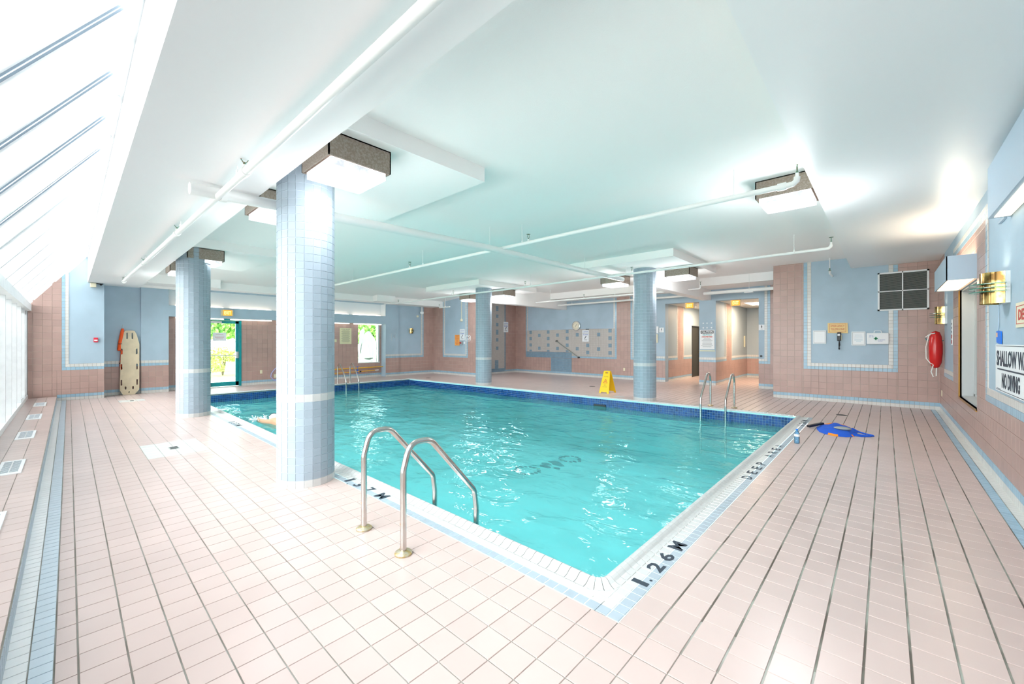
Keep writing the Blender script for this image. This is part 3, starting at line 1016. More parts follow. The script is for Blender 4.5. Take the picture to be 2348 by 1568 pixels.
m.build('notice_print', ['red_ink'], door)
m = MB(); m.tube([(RX - .075, dl + .08, 1.46), (RX - .075, dr - .08, 1.46)], .01, 8); m.build('cross_bar', ['silver'], door, smooth=True)

# window in the recess, misted over
w3 = struct(MB().box(RX - .12, LY0, LZ0, RX + .03, LY1, LZ0 + .035).build('window_3', ['white']))
m = MB(); m.box(RX - .12, LY1 - .05, LZ0, RX - .0, LY1, LZ1); m.box(RX - .12, LY0, LZ0, RX - .06, LY0 + .025, LZ1); m.box(RX - .12, LY0, LZ1 - .03, RX - .03, LY1, LZ1)
m.box(RX - .1, LY1 - .10, LZ0, RX - .06, LY1 - .08, LZ1)
m.build('window_frame', ['silver'], w3)
m = MB(); m.box(RX - .1, LY0, LZ0, RX - .092, LY1, LZ1); m.build('glass_pane', ['glass'], w3)
m = MB()
poly = []
for k in range(28):
    t = 2 * math.pi * k / 28
    poly.append((LY0 + .50 + .34 * math.cos(t) * (1 - .28 * math.sin(t)) + .02 * math.sin(5 * t), LZ0 + .72 + .60 * math.sin(t)))
m.prism(poly, RX - .0915, RX - .0905, 'yz')
m.prism([(LY0 + .03, LZ0 + .25), (LY0 + .16, LZ0 + .2), (LY0 + .22, LZ0 + .9), (LY0 + .34, LZ0 + 1.3), (LY0 + .27, LZ0 + 1.45), (LY0 + .12, LZ0 + 1.3)], RX - .0915, RX - .0905, 'yz')
m.box(RX - .0915, LY0 + .03, LZ0 + .05, RX - .0905, LY1 - .1, LZ0 + .2)
m.build('condensation', ['fogged'], w3, label='pale misted patch on the window glass')

# window in the right wall
w4 = struct(MB().box(0.845, WY0, WZ0 - .02, 1.10, WY1 + .02, WZ0 + .0).build('window_4', ['reveal_grey']))
m = MB()
m.box(0.842, WY1 - .0, WZ0 - .03, 0.875, WY1 + .022, WZ1); m.box(0.842, WY0, WZ0 - .035, 0.875, WY1 + .03, WZ0 - .0)
m.build('gold_frame', ['gold_trim'], w4, label='narrow gold trim around the window')
m = MB(); m.box(0.875, WY0, WZ0, 1.12, WY1, WZ0 + .02); m.box(0.875, WY1 - .02, WZ0, 1.12, WY1, WZ1); m.box(0.875, WY0, WZ1 - .02, 1.12, WY1, WZ1)
m.box(1.0, WY0, WZ0, 1.05, WY1, WZ0 + .06); m.box(1.0, WY1 - .09, WZ0, 1.05, WY1, WZ1); m.box(1.0, WY0, WZ1 - .06, 1.05, WY1, WZ1); m.box(1.0, WY0, WZ0, 1.05, WY0 + .06, WZ1)
m.build('window_frame', ['reveal_grey'], w4)
m = MB(); m.box(1.02, WY0, WZ0, 1.03, WY1, WZ1); m.build('glass_pane', ['frosted'], w4)
area_light('next_room_lamp', (1.9, 8.4, 2.9), 0.8, 0.8, 1.5, (1, 0.95, 0.85))

# ================================================================== COLUMNS
CR = 0.271
NF = 22
SC = 2 * CR * math.tan(math.pi / NF)


def column(x, y, top, label, limit):
    root = empty('tiled_column', (x, y, 0), label, 'column', None)
    m = MB()
    m.lathe([((CR - .004) / math.cos(math.pi / NF), -0.001), ((CR - .004) / math.cos(math.pi / NF), top)], (x, y, 0), NF, a0=math.pi / NF, a1=math.pi / NF + 2 * math.pi)
    m.build('shaft', ['grout_pale'], root)
    rows = int(top / S)
    rest = MB(); mats = ['column_blue', 'tile_white', 'coping_white']
    cand = []
    for k in range(NF):
        t = 2 * math.pi * k / NF
        N = Vector((math.cos(t), math.sin(t), 0)); V = Vector((0, 0, 1)); U = V.cross(N)
        R = Matrix((U, V, N)).transposed()
        facing = N.dot(Vector((-x, -y, 0)).normalized())
        for j in range(rows + 1):
            z0 = j * S; z1 = min((j + 1) * S, top)
            if z1 - z0 < .02: continue
            mk = 2 if j in (0, 11) else 0
            c = Vector((x, y, (z0 + z1) / 2)) + N * (CR - .004)
            q = px(c)
            vis = facing > 0.12 and q and 0 < q[1] < 1568
            cand.append((facing if vis else -1, -abs((z0 + z1) / 2 - 1.45), R, c, SC - .003, z1 - z0 - .003, mk))
    cand.sort(key=lambda c: (-(c[0] > 0), -c[0] - .3 * c[1] if False else -c[1]))
    pinv = Matrix.Translation(-root.location)
    for i, (fc, _, R, c, w_, h_, mk) in enumerate(cand):
        if i < limit and fc > 0:
            o = bpy.data.objects.new('column_tile', tile_mesh(w_, h_, 0.004, mats[mk], 'column_tile'))
            o.matrix_world = Matrix.Translation(c) @ R.to_4x4()
            COL.objects.link(o); o.parent = root; o.matrix_parent_inverse = pinv
        else:
            tile_geo(rest, R, c, w_, h_, 0.004, mk)
    rest.build('column_tile_field', mats, root, kind='stuff')


column(-4.478, 1.686, 3.275, 'nearest blue tiled round column, between camera and pool, with white tile band', 300)
column(-10.044, 1.66, 3.275, 'blue tiled round column standing in front of the exit door', 300)
column(-10.109, 9.58, 3.275, 'slimmest-looking blue tiled column behind the far edge of the pool', 0)
column(-4.449, 9.779, 3.275, 'blue tiled column beside the yellow wet floor sign', 0)

# ================================================================== POOL
pool = empty('swimming_pool', (-7.4, 5.7, 0), 'rectangular indoor pool with white coping and navy waterline tiles', 'pool')
IX = X0 - 2 * SB        # inner edge of white border, right side
IY = Y0 + 2 * SB
CW = 0.105              # coping width
BX1, BY0 = IX - CW, IY + CW
BX0 = FARX + CW
fy = lambda x: far_y(x) - CW
DEEP = -1.35
bas = MB()
bas.quadf([(BX0, BY0, DEEP), (BX1, BY0, DEEP), (BX1, fy(BX1), DEEP), (BX0, fy(BX0), DEEP)])
bas.quadf([(BX0, BY0, DEEP), (BX0, BY0, 0), (BX1, BY0, 0), (BX1, BY0, DEEP)])
bas.quadf([(BX1, BY0, DEEP), (BX1, BY0, 0), (BX1, fy(BX1), 0), (BX1, fy(BX1), DEEP)])
bas.quadf([(BX0, fy(BX0), DEEP), (BX1, fy(BX1), DEEP), (BX1, fy(BX1), 0), (BX0, fy(BX0), 0)])
bas.quadf([(BX0, BY0, DEEP), (BX0, fy(BX0), DEEP), (BX0, fy(BX0), 0), (BX0, BY0, 0)])
bas.build('basin', ['basin'], pool)
# coping profile (distance inward, height)
PROF = [(0.0, 0.003), (0.02, 0.005), (0.038, 0.011), (0.052, 0.022), (0.066, 0.030), (0.083, 0.032), (0.097, 0.026), (0.105, 0.012), (0.105, -0.025)]


def coping_piece(wd):
    m = MB()
    for k in range(len(PROF) - 1):
        (d0, z0), (d1, z1) = PROF[k], PROF[k + 1]
        m.quadf([(-wd / 2, d0, z0), (wd / 2, d0, z0), (wd / 2, d1, z1), (-wd / 2, d1, z1)])
    for s_ in (-1, 1):
        pts = [(s_ * wd / 2, d, z) for d, z in PROF] + [(s_ * wd / 2, 0, -0.02)]
        m.quadf(pts if s_ < 0 else pts[::-1])
    return m.mesh('coping_tile', ['coping_white'], smooth=True)


cme = coping_piece(SB - .005)
pinv = Matrix.Translation(-pool.location)
RC = 0.16  # corner radius zone


def put(mw):
    o = bpy.data.objects.new('coping_tile', cme)
    o.matrix_world = mw
    COL.objects.link(o); o.parent = pool; o.matrix_parent_inverse = pinv


n1 = int((IX - RC - FARX) / SB)
for k in range(n1):
    put(Matrix.Translation((IX - RC - SB * (k + .5), IY, 0)))
n2 = int((9.6 - IY - RC) / SB)
for k in range(n2):
    put(Matrix.Translation((IX, IY + RC + SB * (k + .5), 0)) @ Matrix.Rotation(math.pi / 2, 4, 'Z'))
# rounded corner pieces
for k in range(4):
    m = MB()
    a0 = -math.pi / 2 + k * math.pi / 8 + .012; a1 = -math.pi / 2 + (k + 1) * math.pi / 8 - .012
    cx_, cy_ = IX - RC, IY + RC
    for q in range(len(PROF) - 1):
        (d0, z0), (d1, z1) = PROF[q], PROF[q + 1]
        pts = []
        for (a, d, z) in ((a0, d0, z0), (a1, d0, z0), (a1, d1, z1), (a0, d1, z1)):
            rr = RC - d
            pts.append((cx_ + rr * math.cos(a), cy_ + rr * math.sin(a), z))
        m.quadf(pts)
    m.build('coping_corner', ['coping_white'], pool, smooth=True)
m = MB()
m.prism([(IX + .002, IY - .002), (IX + .002, IY + RC)] + [(IX - RC + RC * math.cos(a), IY + RC + RC * math.sin(a)) for a in [-k * math.pi / 16 for k in range(9)]] + [(IX - RC, IY - .002)], -0.02, 0.0036)
m.build('corner_fill', ['coping_white'], pool)
# bed under coping so nothing shows between the pieces
m = MB()
m.box(FARX, IY, -0.04, IX, BY0 - .004, -0.004); m.box(BX1 + .004, IY, -0.04, IX, 9.6, -0.004)
m.prism([(BX1 - .06, BY0), (BX1, BY0), (BX1, BY0 + .06), (BX1 - .025, BY0 + .02)], -1.3, -0.02)
m.build('coping_bed', ['grout_floor'], pool)
# far edges: coping and waterline mosaic
m = MB()
nfar = int((BX1 - FARX) / SB)
for k in range(nfar):
    xa = FARX + k * SB; xb = xa + SB - .003
    for q in range(len(PROF) - 1):
        (d0, z0), (d1, z1) = PROF[q], PROF[q + 1]
        m.quadf([(xb, far_y(xb) - d0, z0), (xa, far_y(xa) - d0, z0), (xa, far_y(xa) - d1, z1), (xb, far_y(xb) - d1, z1)])
nl = int((far_y(FARX) - IY) / SB)
for k in range(nl):
    ya = IY + k * SB; yb = ya + SB - .003
    for q in range(len(PROF) - 1):
        (d0, z0), (d1, z1) = PROF[q], PROF[q + 1]
        m.quadf([(FARX + d0, ya, z0), (FARX + d1, ya, z1), (FARX + d1, yb, z1), (FARX + d0, yb, z0)])
m.build('coping_row', ['coping_white'], pool, smooth=True, kind='stuff')
# white border strip beyond the short side
WT = 0.052
wl = MB()
gp = .0035


def wl_tiles(p0, p1, nrm):
    p0 = Vector(p0); p1 = Vector(p1); d = p1 - p0; L = d.length; d.normalize()
    n = int(L / WT); N = Vector(nrm); V = Vector((0, 0, 1)); U = V.cross(N)
    R = Matrix((U, V, N)).transposed()
    for i in range(n):
        for j in range(6):
            c = p0 + d * (WT * (i + .5)) + Vector((0, 0, -0.028 - WT * (j + .5))) + N * .002
            tile_geo(wl, R, c, WT - gp, WT - gp, .003, 0)


sl = Vector((1, 0.044, 0)).normalized()
wl_tiles((BX0, fy(BX0), 0), (BX1, fy(BX1), 0), (sl.y, -sl.x, 0))
wl_tiles((BX0, BY0, 0), (BX0, fy(BX0), 0), (1, 0, 0))
wl_tiles((BX0, BY0, 0), (BX1, BY0, 0), (0, 1, 0))
wl_tiles((BX1, BY0, 0), (BX1, fy(BX1), 0), (-1, 0, 0))
wl.build('waterline_tile_field', ['navy_tile'], pool, kind='stuff')
m = MB()
m.quadf([(BX0, fy(BX0) - .001, -.345), (BX1, fy(BX1) - .001, -.345), (BX1, fy(BX1) - .001, -.02), (BX0, fy(BX0) - .001, -.02)])
m.quadf([(BX0 + .001, BY0, -.345), (BX0 + .001, fy(BX0), -.345), (BX0 + .001, fy(BX0), -.02), (BX0 + .001, BY0, -.02)])
m.build('waterline_grout', ['grout_line'], pool)
m = MB(); yy = fy(-5.45); m.box(-5.62, yy - .02, -.30, -5.27, yy + .01, -.165)
m.build('skimmer_mouth', ['black'], pool, label='dark rectangular skimmer opening in the waterline tiles')
# mosaic emblem on the pool bottom
m = MB()
rnd = random.Random(3)


def blob(cx_, cy_, r, mi, st=1.0):
    n = 9
    m.prism([(cx_ + r * st * math.cos(2 * math.pi * k / n) * rnd.uniform(.7, 1.2), cy_ + r * math.sin(2 * math.pi * k / n) * rnd.uniform(.7, 1.2)) for k in range(n)], DEEP, DEEP + .008, mi=mi)


for (cx_, cy_, rr, n_) in ((-5.75, 6.75, .26, 16), (-5.55, 8.1, .24, 13)):
    for k in range(n_):
        t = 2 * math.pi * k / n_
        blob(cx_ + rr * math.cos(t) * rnd.uniform(.9, 1.1), cy_ + rr * math.sin(t) * rnd.uniform(.9, 1.1), rnd.uniform(.028, .05), 0 if rnd.random() < .8 else 1, 1.5)
for (a, b, r) in ((-5.62, 7.25, .09), (-5.72, 7.4, .08), (-5.5, 7.55, .10), (-5.65, 7.62, .10), (-5.35, 7.3, .06)):
    blob(a, b, r, 0, 1.6)
m.build('bottom_mosaic', ['emblem', 'emblem_green'], pool)

# water surface
WZ = -0.215
wx0, wx1, wy0 = BX0 - .0, BX1 + .0, BY0
NX, NY = 330, 190
wv, wf = [], []


def wave(x, y):
    p = Vector((x, y, 0))
    h = noise.noise(p * 0.9 + Vector((3, 1, 0))) * 0.020
    h += noise.noise(Vector((x * 1.7, y * 2.6, 4))) * 0.016
    h += noise.noise(Vector((x * 4.1 + y, y * 5.3 - x, 9))) * 0.0075
    h += noise.noise(Vector((x * 9, y * 11, 2))) * 0.0026
    return h


for j in range(NY + 1):
    for i in range(NX + 1):
        x = wx0 + (wx1 - wx0) * i / NX
        y = wy0 + (fy(x) - wy0) * j / NY
        # round the near corner under the coping
        wv.append((x, y, WZ + wave(x, y)))
for j in range(NY):
    for i in range(NX):
        a = j * (NX + 1) + i
        wf.append((a, a + 1, a + NX + 2, a + NX + 1))
me = bpy.data.meshes.new('pool_water')
me.from_pydata(wv, [], wf)
me.materials.append(M['water'])
me.shade_smooth()
wo = bpy.data.objects.new('pool_water', me)
COL.objects.link(wo)
wo['kind'] = 'stuff'
tag(wo, 'rippling turquoise water filling the indoor pool', 'water')

# ------------------------------------------------------------------ painted markings on the border
mk = floor
xm = X0 - SB
for (s_, y0, y1, h_) in (('1', 2.305, 2.345, .10), ('.', 2.375, 2.395, .02), ('2', 2.50, 2.60, .10), ('6', 2.67, 2.77, .10), ('M', 2.86, 2.98, .10)):
    xx = xm if s_ != '.' else X0 - .03
    text(s_, .1, (xx, (y0 + y1) / 2, .0048), '+z', 'floor_ink', mk, 'depth_marking', width=y1 - y0, height=h_, rot=math.pi / 2, depth=.0003, bold=.003)
for i, s_ in enumerate('DEEP AREA'):
    if s_ == ' ': continue
    y = 4.90 + i * 0.222
    text(s_, .1, (xm, y, .0048), '+z', 'floor_ink', mk, 'area_marking', width=.105, height=.10, rot=math.pi / 2, depth=.0003, bold=.002)
for i, (s_, h_) in enumerate((('1', .1), ('.', .02), ('2', .1), ('6', .1), ('M', .1))):
    text(s_, .1, (xm if s_ != '.' else X0 - .03, (8.58, 8.68, 8.80, 8.96, 9.14)[i], .0048), '+z', 'floor_ink', mk, 'depth_marking', width=.02 if s_ == '.' else .045 if s_ == '1' else .11, height=h_, rot=math.pi / 2, depth=.0003, bold=.002)
ym = Y0 + SB - .055
for i, (s_, xx, wd, h_) in enumerate((('1', -4.13, .05, .11), ('.', -4.04, .02, .02), ('3', -3.93, .09, .11), ('7', -3.72, .09, .11), ('M', -3.48, .13, .11))):
    text(s_, .1, (xx, Y0 + .02 + (SB if h_ > .05 else 0) - .02, .0048), '+z', 'floor_ink', mk, 'depth_marking', width=wd, height=h_, rot=0, depth=.0003, bold=.003)
for i, (s_, xx, wd, h_) in enumerate((('1', -8.70, .05, .1), ('.', -8.63, .02, .02), ('3', -8.54, .09, .1), ('7', -8.42, .09, .1), ('M', -8.27, .12, .1))):
    text(s_, .1, (xx, Y0 + (SB if h_ > .05 else .02), .0048), '+z', 'floor_ink', mk, 'depth_marking', width=wd, height=h_, rot=0, depth=.0003, bold=.002)

# ================================================================== LADDERS


def arc_pts(pts, r, n=7):
    """polyline with rounded corners"""
    pts = [Vector(p) for p in pts]
    out = [pts[0]]
    for i in range(1, len(pts) - 1):
        a, b, c = pts[i - 1], pts[i], pts[i + 1]
        u = (a - b).normalized(); v = (c - b).normalized()
        ang = u.angle(v)
        d = min(r[i - 1] / math.tan(ang / 2), (a - b).length * .48, (c - b).length * .48)
        p0 = b + u * d; p1 = b + v * d
        for k in range(n + 1):
            t = k / n
            out.append(p0 * (1 - t) ** 2 + b * 2 * t * (1 - t) + p1 * t * t)
    out.append(pts[-1])
    return out


def ladder(xa, xb, yb, s_, label, rust=True):
    t = empty('pool_ladder', ((xa + xb) / 2, yb, 0), label, 'ladder')
    for x in (xa, xb):
        pts = [(x, yb, 0.0), (x, yb, 0.57), (x, yb + s_ * .05, .75), (x, yb + s_ * .22, .75), (x, yb + s_ * .65, .265), (x, yb + s_ * .67, .12), (x, yb + s_ * .67, -0.95)]
        pp = arc_pts(pts, (.10, .12, .12, .10, .05))
        m = MB(); m.tube(pp, .0215, 16); rail = m.build('handrail', ['steel'], t, smooth=True)
        m = MB(); m.lathe([(.0, .0), (.058, .0), (.060, .012), (.052, .020), (.03, .026), (.022, .028)], (x, yb, .004), 24)
        m.build('flange', ['flange'], t, smooth=True)
        if rust:
            m = MB()
            for (z, q) in ((.33, 2.6), (.21, 1.9), (.05, 2.2)):
                m.ball((x + .0175 * math.cos(-q), yb + .0175 * math.sin(-q), z), .006, sx=.9, sy=.9, sz=2.2, nu=8, nv=6)
            m.build('rust_spot', ['rust'], t)
    for z in (-.35, -.62, -.88):
        m = MB(); m.box(xa, yb + s_ * .67 - .035, z, xb, yb + s_ * .67 + .035, z + .02)
        m.build('step', ['steel'], t)


ladder(-2.969, -2.422, 1.543, 1, 'near steel ladder rails with rusty flanges at the front edge of the pool')
ladder(-2.925, -2.435, 9.85, -1, 'far steel ladder rails across the pool, in front of the corridor', rust=False)
# ladder at the far short side, mostly hidden by the nearest column
t = empty('pool_ladder', (-13.9, 6.4, 0), 'small ladder rail at the short side of the pool, just beside the near column', 'ladder')
for y in (6.35, 6.8):
    m = MB(); m.tube(arc_pts([(-14.1, y, 0), (-14.1, y, .6), (-13.95, y, .72), (-13.6, y, .35), (-13.45, y, .1), (-13.45, y, -.9)], (.1, .1, .1, .1)), .02, 10)
    m.build('handrail', ['steel'], t, smooth=True)
for z in (-.4, -.7):
    m = MB(); m.box(-13.49, 6.35, z, -13.42, 6.8, z + .02); m.build('step', ['steel'], t)

# ================================================================== LIGHT FIXTURES


def fixture(x0, y0, zt, label, wd=.595, spill=32):
    x1, y1 = x0 + wd, y0 + wd
    cx_, cy_ = (x0 + x1) / 2, (y0 + y1) / 2
    t = empty('ceiling_lamp', (cx_, cy_, zt), label, 'lamp')
    zb = zt - .215
    m = MB()
    m.box(x0, y0, zb, x0 + .012, y1, zt - .001); m.box(x1 - .012, y0, zb, x1, y1, zt - .001)
    m.box(x0, y0, zb, x1, y0 + .012, zt - .001); m.box(x0, y1 - .012, zb, x1, y1, zt - .001)
    m.box(x0, y0, zt - .012, x1, y1, zt - .001)
    m.build('housing', ['fixture_brown'], t)
    e = .035
    a0, b0, a1, b1 = x0 + e, y0 + e, x1 - e, y1 - e
    zl = zb - .06
    m = MB()
    m.quadf([(a0, b0, zb), (a1, b0, zb), (a1, b0, zl), (a0, b0, zl)]); m.quadf([(a0, b1, zb), (a0, b1, zl), (a1, b1, zl), (a1, b1, zb)])
    m.quadf([(a0, b0, zb), (a0, b0, zl), (a0, b1, zl), (a0, b1, zb)]); m.quadf([(a1, b0, zb), (a1, b1, zb), (a1, b1, zl), (a1, b0, zl)])
    m.quadf([(a0, b0, zl), (a1, b0, zl), (a1, b1, zl), (a0, b1, zl)])
    m.build('lens', ['lens'], t)
    m = MB(); m.box(a0, b0, zb + .002, a1, b1, zb + .006)
    m.build('reflector', ['reflector'], t)
    m = MB(); m.ball((cx_, cy_, zb - .012), .05, nu=10, nv=6, sx=2.2, sz=.4)
    m.build('bulb', ['lens_core'], t)
    l = area_light('lamp_glow', (cx_, cy_, zl - .02), .5, .5, LAMPW, (0.95, 0.97, 1.0))
    pl = bpy.data.lights.new('lamp_spill', 'POINT'); pl.energy = spill; pl.shadow_soft_size = .2; pl.color = (0.96, 0.98, 1.0)
    po = bpy.data.objects.new('lamp_spill', pl); po.location = (cx_, cy_, zl - .22); COL.objects.link(po)
    return t


LAMPW = 3
LAMPP = 27
mat('lens', (0.9, 0.93, 0.96), 0.12, emit=(0.93, 0.96, 1.0), estr=0.42, mottle=0.4, mscale=9, color2=(0.3, 0.34, 0.4))
mat('reflector', (0.9, 0.92, 0.95), 0.3, emit=(0.92, 0.95, 1.0), estr=1.1)
fixture(-4.10, 1.50, 3.275, 'nearest brown boxed ceiling lamp, at the top of the nearest column', spill=15)
fixture(-5.99, 1.51, 3.275, 'brown boxed lamp partly hidden behind the nearest column', spill=19)
fixture(-10.37, 1.52, 3.275, 'brown boxed lamp at the top of the column by the exit door', spill=19)
fixture(-12.42, 1.53, 3.275, 'small brown lamp behind the column by the exit door', spill=18)
fixture(-1.195, 5.78, 3.44, 'brown boxed lamp tucked against the edge of the soffit by a green valve', spill=38)
fixture(-4.02, 9.96, 3.275, 'dark boxed lamp on the corridor side of the column by the wet floor sign')
fixture(-5.85, 10.02, 3.275, 'dark boxed lamp crossed by the thick white pipe')
fixture(-10.18, 10.02, 3.275, 'dark boxed lamp on the clock side of the farthest column')
fixture(-12.0, 10.1, 3.275, 'dark boxed lamp between the farthest column and the exit door wall')

# ================================================================== PIPES


def pipe(name, path, r, label, n=14, group=None):
    t = empty(name, path[0], label, 'pipe', group)
    m = MB(); m.tube(path, r, n); m.build('pipe_run', ['pipe_white'], t, smooth=True)
    return t


def hanger(t, x, y, z, zt):
    m = MB(); m.tube([(x, y, z), (x, y, zt)], .005, 6)
    m.tube([(x, y, z - .0), (x, y, z + .05)], .014, 6)
    m.build('hanger_rod', ['pipe_white'], t)


def sprinkler(t, x, y, z, zz=.0):
    m = MB(); m.tube([(x, y, z), (x, y, z + .05)], .017, 8); m.build('fitting', ['pipe_white'], t)
    m = MB()
    m.lathe([(.0, .0), (.011, .0), (.011, .02), (.0, .02)], (x, y, z + .05), 8)
    for s_ in (-1, 1):
        m.tube([(x, y + s_ * .008, z + .065), (x, y + s_ * .026, z + .09), (x, y + s_ * .022, z + .115), (x, y, z + .13)], .004, 6)
    m.lathe([(.0, .0), (.034, .0), (.034, .003), (.0, .003)], (x, y, z + .13), 12)
    m.build('sprinkler_head', ['patina'], t)


def collar(t, p0, p1, r):
    m = MB(); m.tube([p0, p1], r, 14); m.build('collar', ['pipe_white'], t, smooth=True)


big = pipe('sprinkler_main', [(-4.78, .76, 2.885), (-5.0, 4.9, 3.06), (-5.15, 8.2, 3.10), (-5.13, 9.93, 3.11)], .056, 'thick white main pipe crossing the ceiling above the pool')
collar(big, (-4.80, 1.0, 2.893), (-4.805, 1.05, 2.895), .068)
for (y, z, zt) in ((1.25, 2.90, 2.97), (4.91, 3.06, 3.44), (8.17, 3.10, 3.44)):
    hanger(big, -4.78 - .05 * y, y, z, zt)
m = MB(); m.ball((-5.15, 8.2, 3.10), .065, nu=12, nv=8); m.build('clamp', ['pipe_white'], big, smooth=True)
p2 = pipe('sprinkler_pipe', [(0.8, 1.02, 2.85), (-3.9, .99, 2.86), (-13.2, .87, 2.88)], .030, 'white sprinkler pipe running under the wide beam beside the skylight')
for x in (-3.93, -6.8, -9.9, -13.1):
    y = .99 - (x + 3.9) * -.0129
    sprinkler(p2, x, y + .0, 2.875 if x > -13 else 2.82, 0)
    collar(p2, (x - .05, y, 2.862), (x + .05, y, 2.862), .038)
for x in (-4.11, -6.53, -9.5, -12.8): hanger(p2, x, .985 + (x + 3.9) * .0129, 2.88, 2.97)
p3 = pipe('sprinkler_pipe', [(-12.0, 5.22, 3.10), (-0.76, 5.19, 3.12), (-.72, 5.19, 3.125), (-.69, 5.19, 3.15), (-.685, 5.19, 3.19)], .030, 'white sprinkler pipe ending in an elbow below the lamp by the soffit')
collar(p3, (-.86, 5.19, 3.12), (-.78, 5.19, 3.12), .04)
sprinkler(p3, -.685, 5.19, 3.18)
for x in (-4.4, -7.9): sprinkler(p3, x, 5.20, 3.12)
for x in (-1.29, -4.54, -7.4, -10.6): hanger(p3, x, 5.2, 3.11, 3.44)
p4 = pipe('sprinkler_pipe', [(-15.0, 9.0, 3.02), (-0.78, 9.12, 3.11), (-.74, 9.12, 3.115), (-.71, 9.12, 3.14), (-.705, 9.12, 3.17)], .026, 'longest white sprinkler pipe running over the far edge of the pool')
sprinkler(p4, -.705, 9.12, 3.17)
for x in (-4.45, -7.8, -11.1, -14.6): sprinkler(p4, x, 9.07, 3.10 if x > -14 else 3.03)
for x in (-1.245, -4.6, -7.6, -11.2): hanger(p4, x, 9.08, 3.10, 3.44 if x > -4 or -9 < x < -6 else 3.275)
p5 = pipe('sprinkler_pipe', [(-10.1, 12.4, 3.0), (-5.0, 12.4, 3.0)], .028, 'white sprinkler pipe in front of the clock wall beam')
sprinkler(p5, -7.9, 12.4, 3.01)
for x in (-6.7, -9.4): hanger(p5, x, 12.4, 3.0, 3.44)
p6 = pipe('sprinkler_pipe', [(-10.1, 13.85, 2.98), (-4.62, 13.85, 2.98)], .034, 'thicker white pipe nearest the clock wall, under the beam')
for x in (-6.9, -9.4): hanger(p6, x, 13.85, 2.98, 3.195)
p7 = pipe('sprinkler_pipe', [(-4.15, 13.32, 2.95), (-2.17, 13.3, 2.95)], .048, 'thick white pipe in front of the women corridor opening')
hanger(p7, -2.9, 13.3, 2.95, 3.44)
m = MB(); m.box(-3.02, 13.25, 2.88, -2.8, 13.35, 2.905); m.build('bracket', ['white'], p7)
p8 = pipe('sprinkler_pipe', [(-4.30, 12.4, 3.0), (-3.99, 12.4, 3.0), (-3.96, 12.4, 3.02), (-3.955, 12.4, 3.06)], .02, 'short white pipe stub with a dark sprinkler head beside the corridor beam')
sprinkler(p8, -3.955, 12.4, 3.06)
p9 = pipe('sprinkler_pipe', [(-13.9, 10.6, 2.9), (-13.2, 10.6, 2.9)], .02, 'short white pipe stub hanging before the orange notice wall')
hanger(p9, -13.5, 10.6, 2.9, 3.4); sprinkler(p9, -13.9, 10.6, 2.9)
t = empty('wall_sprinkler', (-.97, 12.4, 3.1), 'single sprinkler head hanging on a rod before the blue phone panel', 'sprinkler')
m = MB(); m.tube([(-.97, 12.2, 3.44), (-.97, 12.2, 3.2)], .01, 6); m.build('rod', ['pipe_white'], t)
m = MB(); m.lathe([(0, 0), (.03, 0), (.03, .004), (.012, .02), (.012, .06), (0, .06)], (-.97, 12.2, 3.14), 10); m.build('head', ['patina'], t)
m = MB(); m.tube([(-.97, 12.2, 3.14), (-.97, 12.25, 3.08), (-.94, 12.49, 3.04)], .022, 8); m.build('elbow', ['pipe_white'], t, smooth=True)

# ================================================================== THINGS ON THE RIGHT WALL
t = empty('wall_valance_lamp', (.72, 8.6, 2.4), 'long blue boxed valance lamp glowing above the gold-trimmed window', 'wall lamp')
vx, vy0, vy1 = .585, 7.76, 9.45
m = MB()
m.box(vx, vy0, 2.255, vx + .012, vy1, 2.57); m.box(vx, vy0, 2.255, .858, vy0 + .012, 2.57); m.box(vx, vy1 - .012, 2.255, .858, vy1, 2.57)
m.build('casing', ['light_box'], t)
m = MB()
nn = 26
for k in range(nn):
    y = vy0 + .06 + (vy1 - vy0 - .12) * k / (nn - 1)
    m.box(vx + .03, y - .027, 2.262, .84, y + .027, 2.270)
m.build('louvre', ['valance_glow'], t)
m = MB(); m.box(vx + .02, vy0 + .02, 2.275, .85, vy1 - .02, 2.285); m.build('diffuser_tray', ['white'], t)
for y in (7.9, 8.7):
    m = MB(); m.tube([(.72, y, 2.46), (.72, y + .6, 2.46)], .013, 8); m.build('tube', ['tube_glow'], t, smooth=True)
area_light('valance_up', (.72, 8.6, 2.54), .16, 1.5, 9, (1, .86, .66), rot=(math.pi, 0, 0))
area_light('valance_down', (.72, 8.6, 2.24), .16, 1.5, 2, (1, .80, .56))
t = empty('wall_valance_lamp', (.72, 5.1, 2.75), 'upper blue boxed lamp high on the right wall, cut off by the frame', 'wall lamp')
m = MB(); ux = .72
m.prism([(ux, 2.62), (.858, 2.62), (.858, 3.10), (ux, 3.10)], 4.0, 5.93, 'xz')
m.build('casing', ['light_box'], t)
m = MB(); m.box(ux + .03, 4.1, 2.612, .85, 5.85, 2.619); m.build('louvre', ['valance_glow'], t)
m = MB(); m.box(.84, 5.93, 2.70, .858, 6.10, 3.08); m.box(.84, 6.08, 2.64, .858, 6.36, 2.66); m.build('bracket', ['light_box'], t)


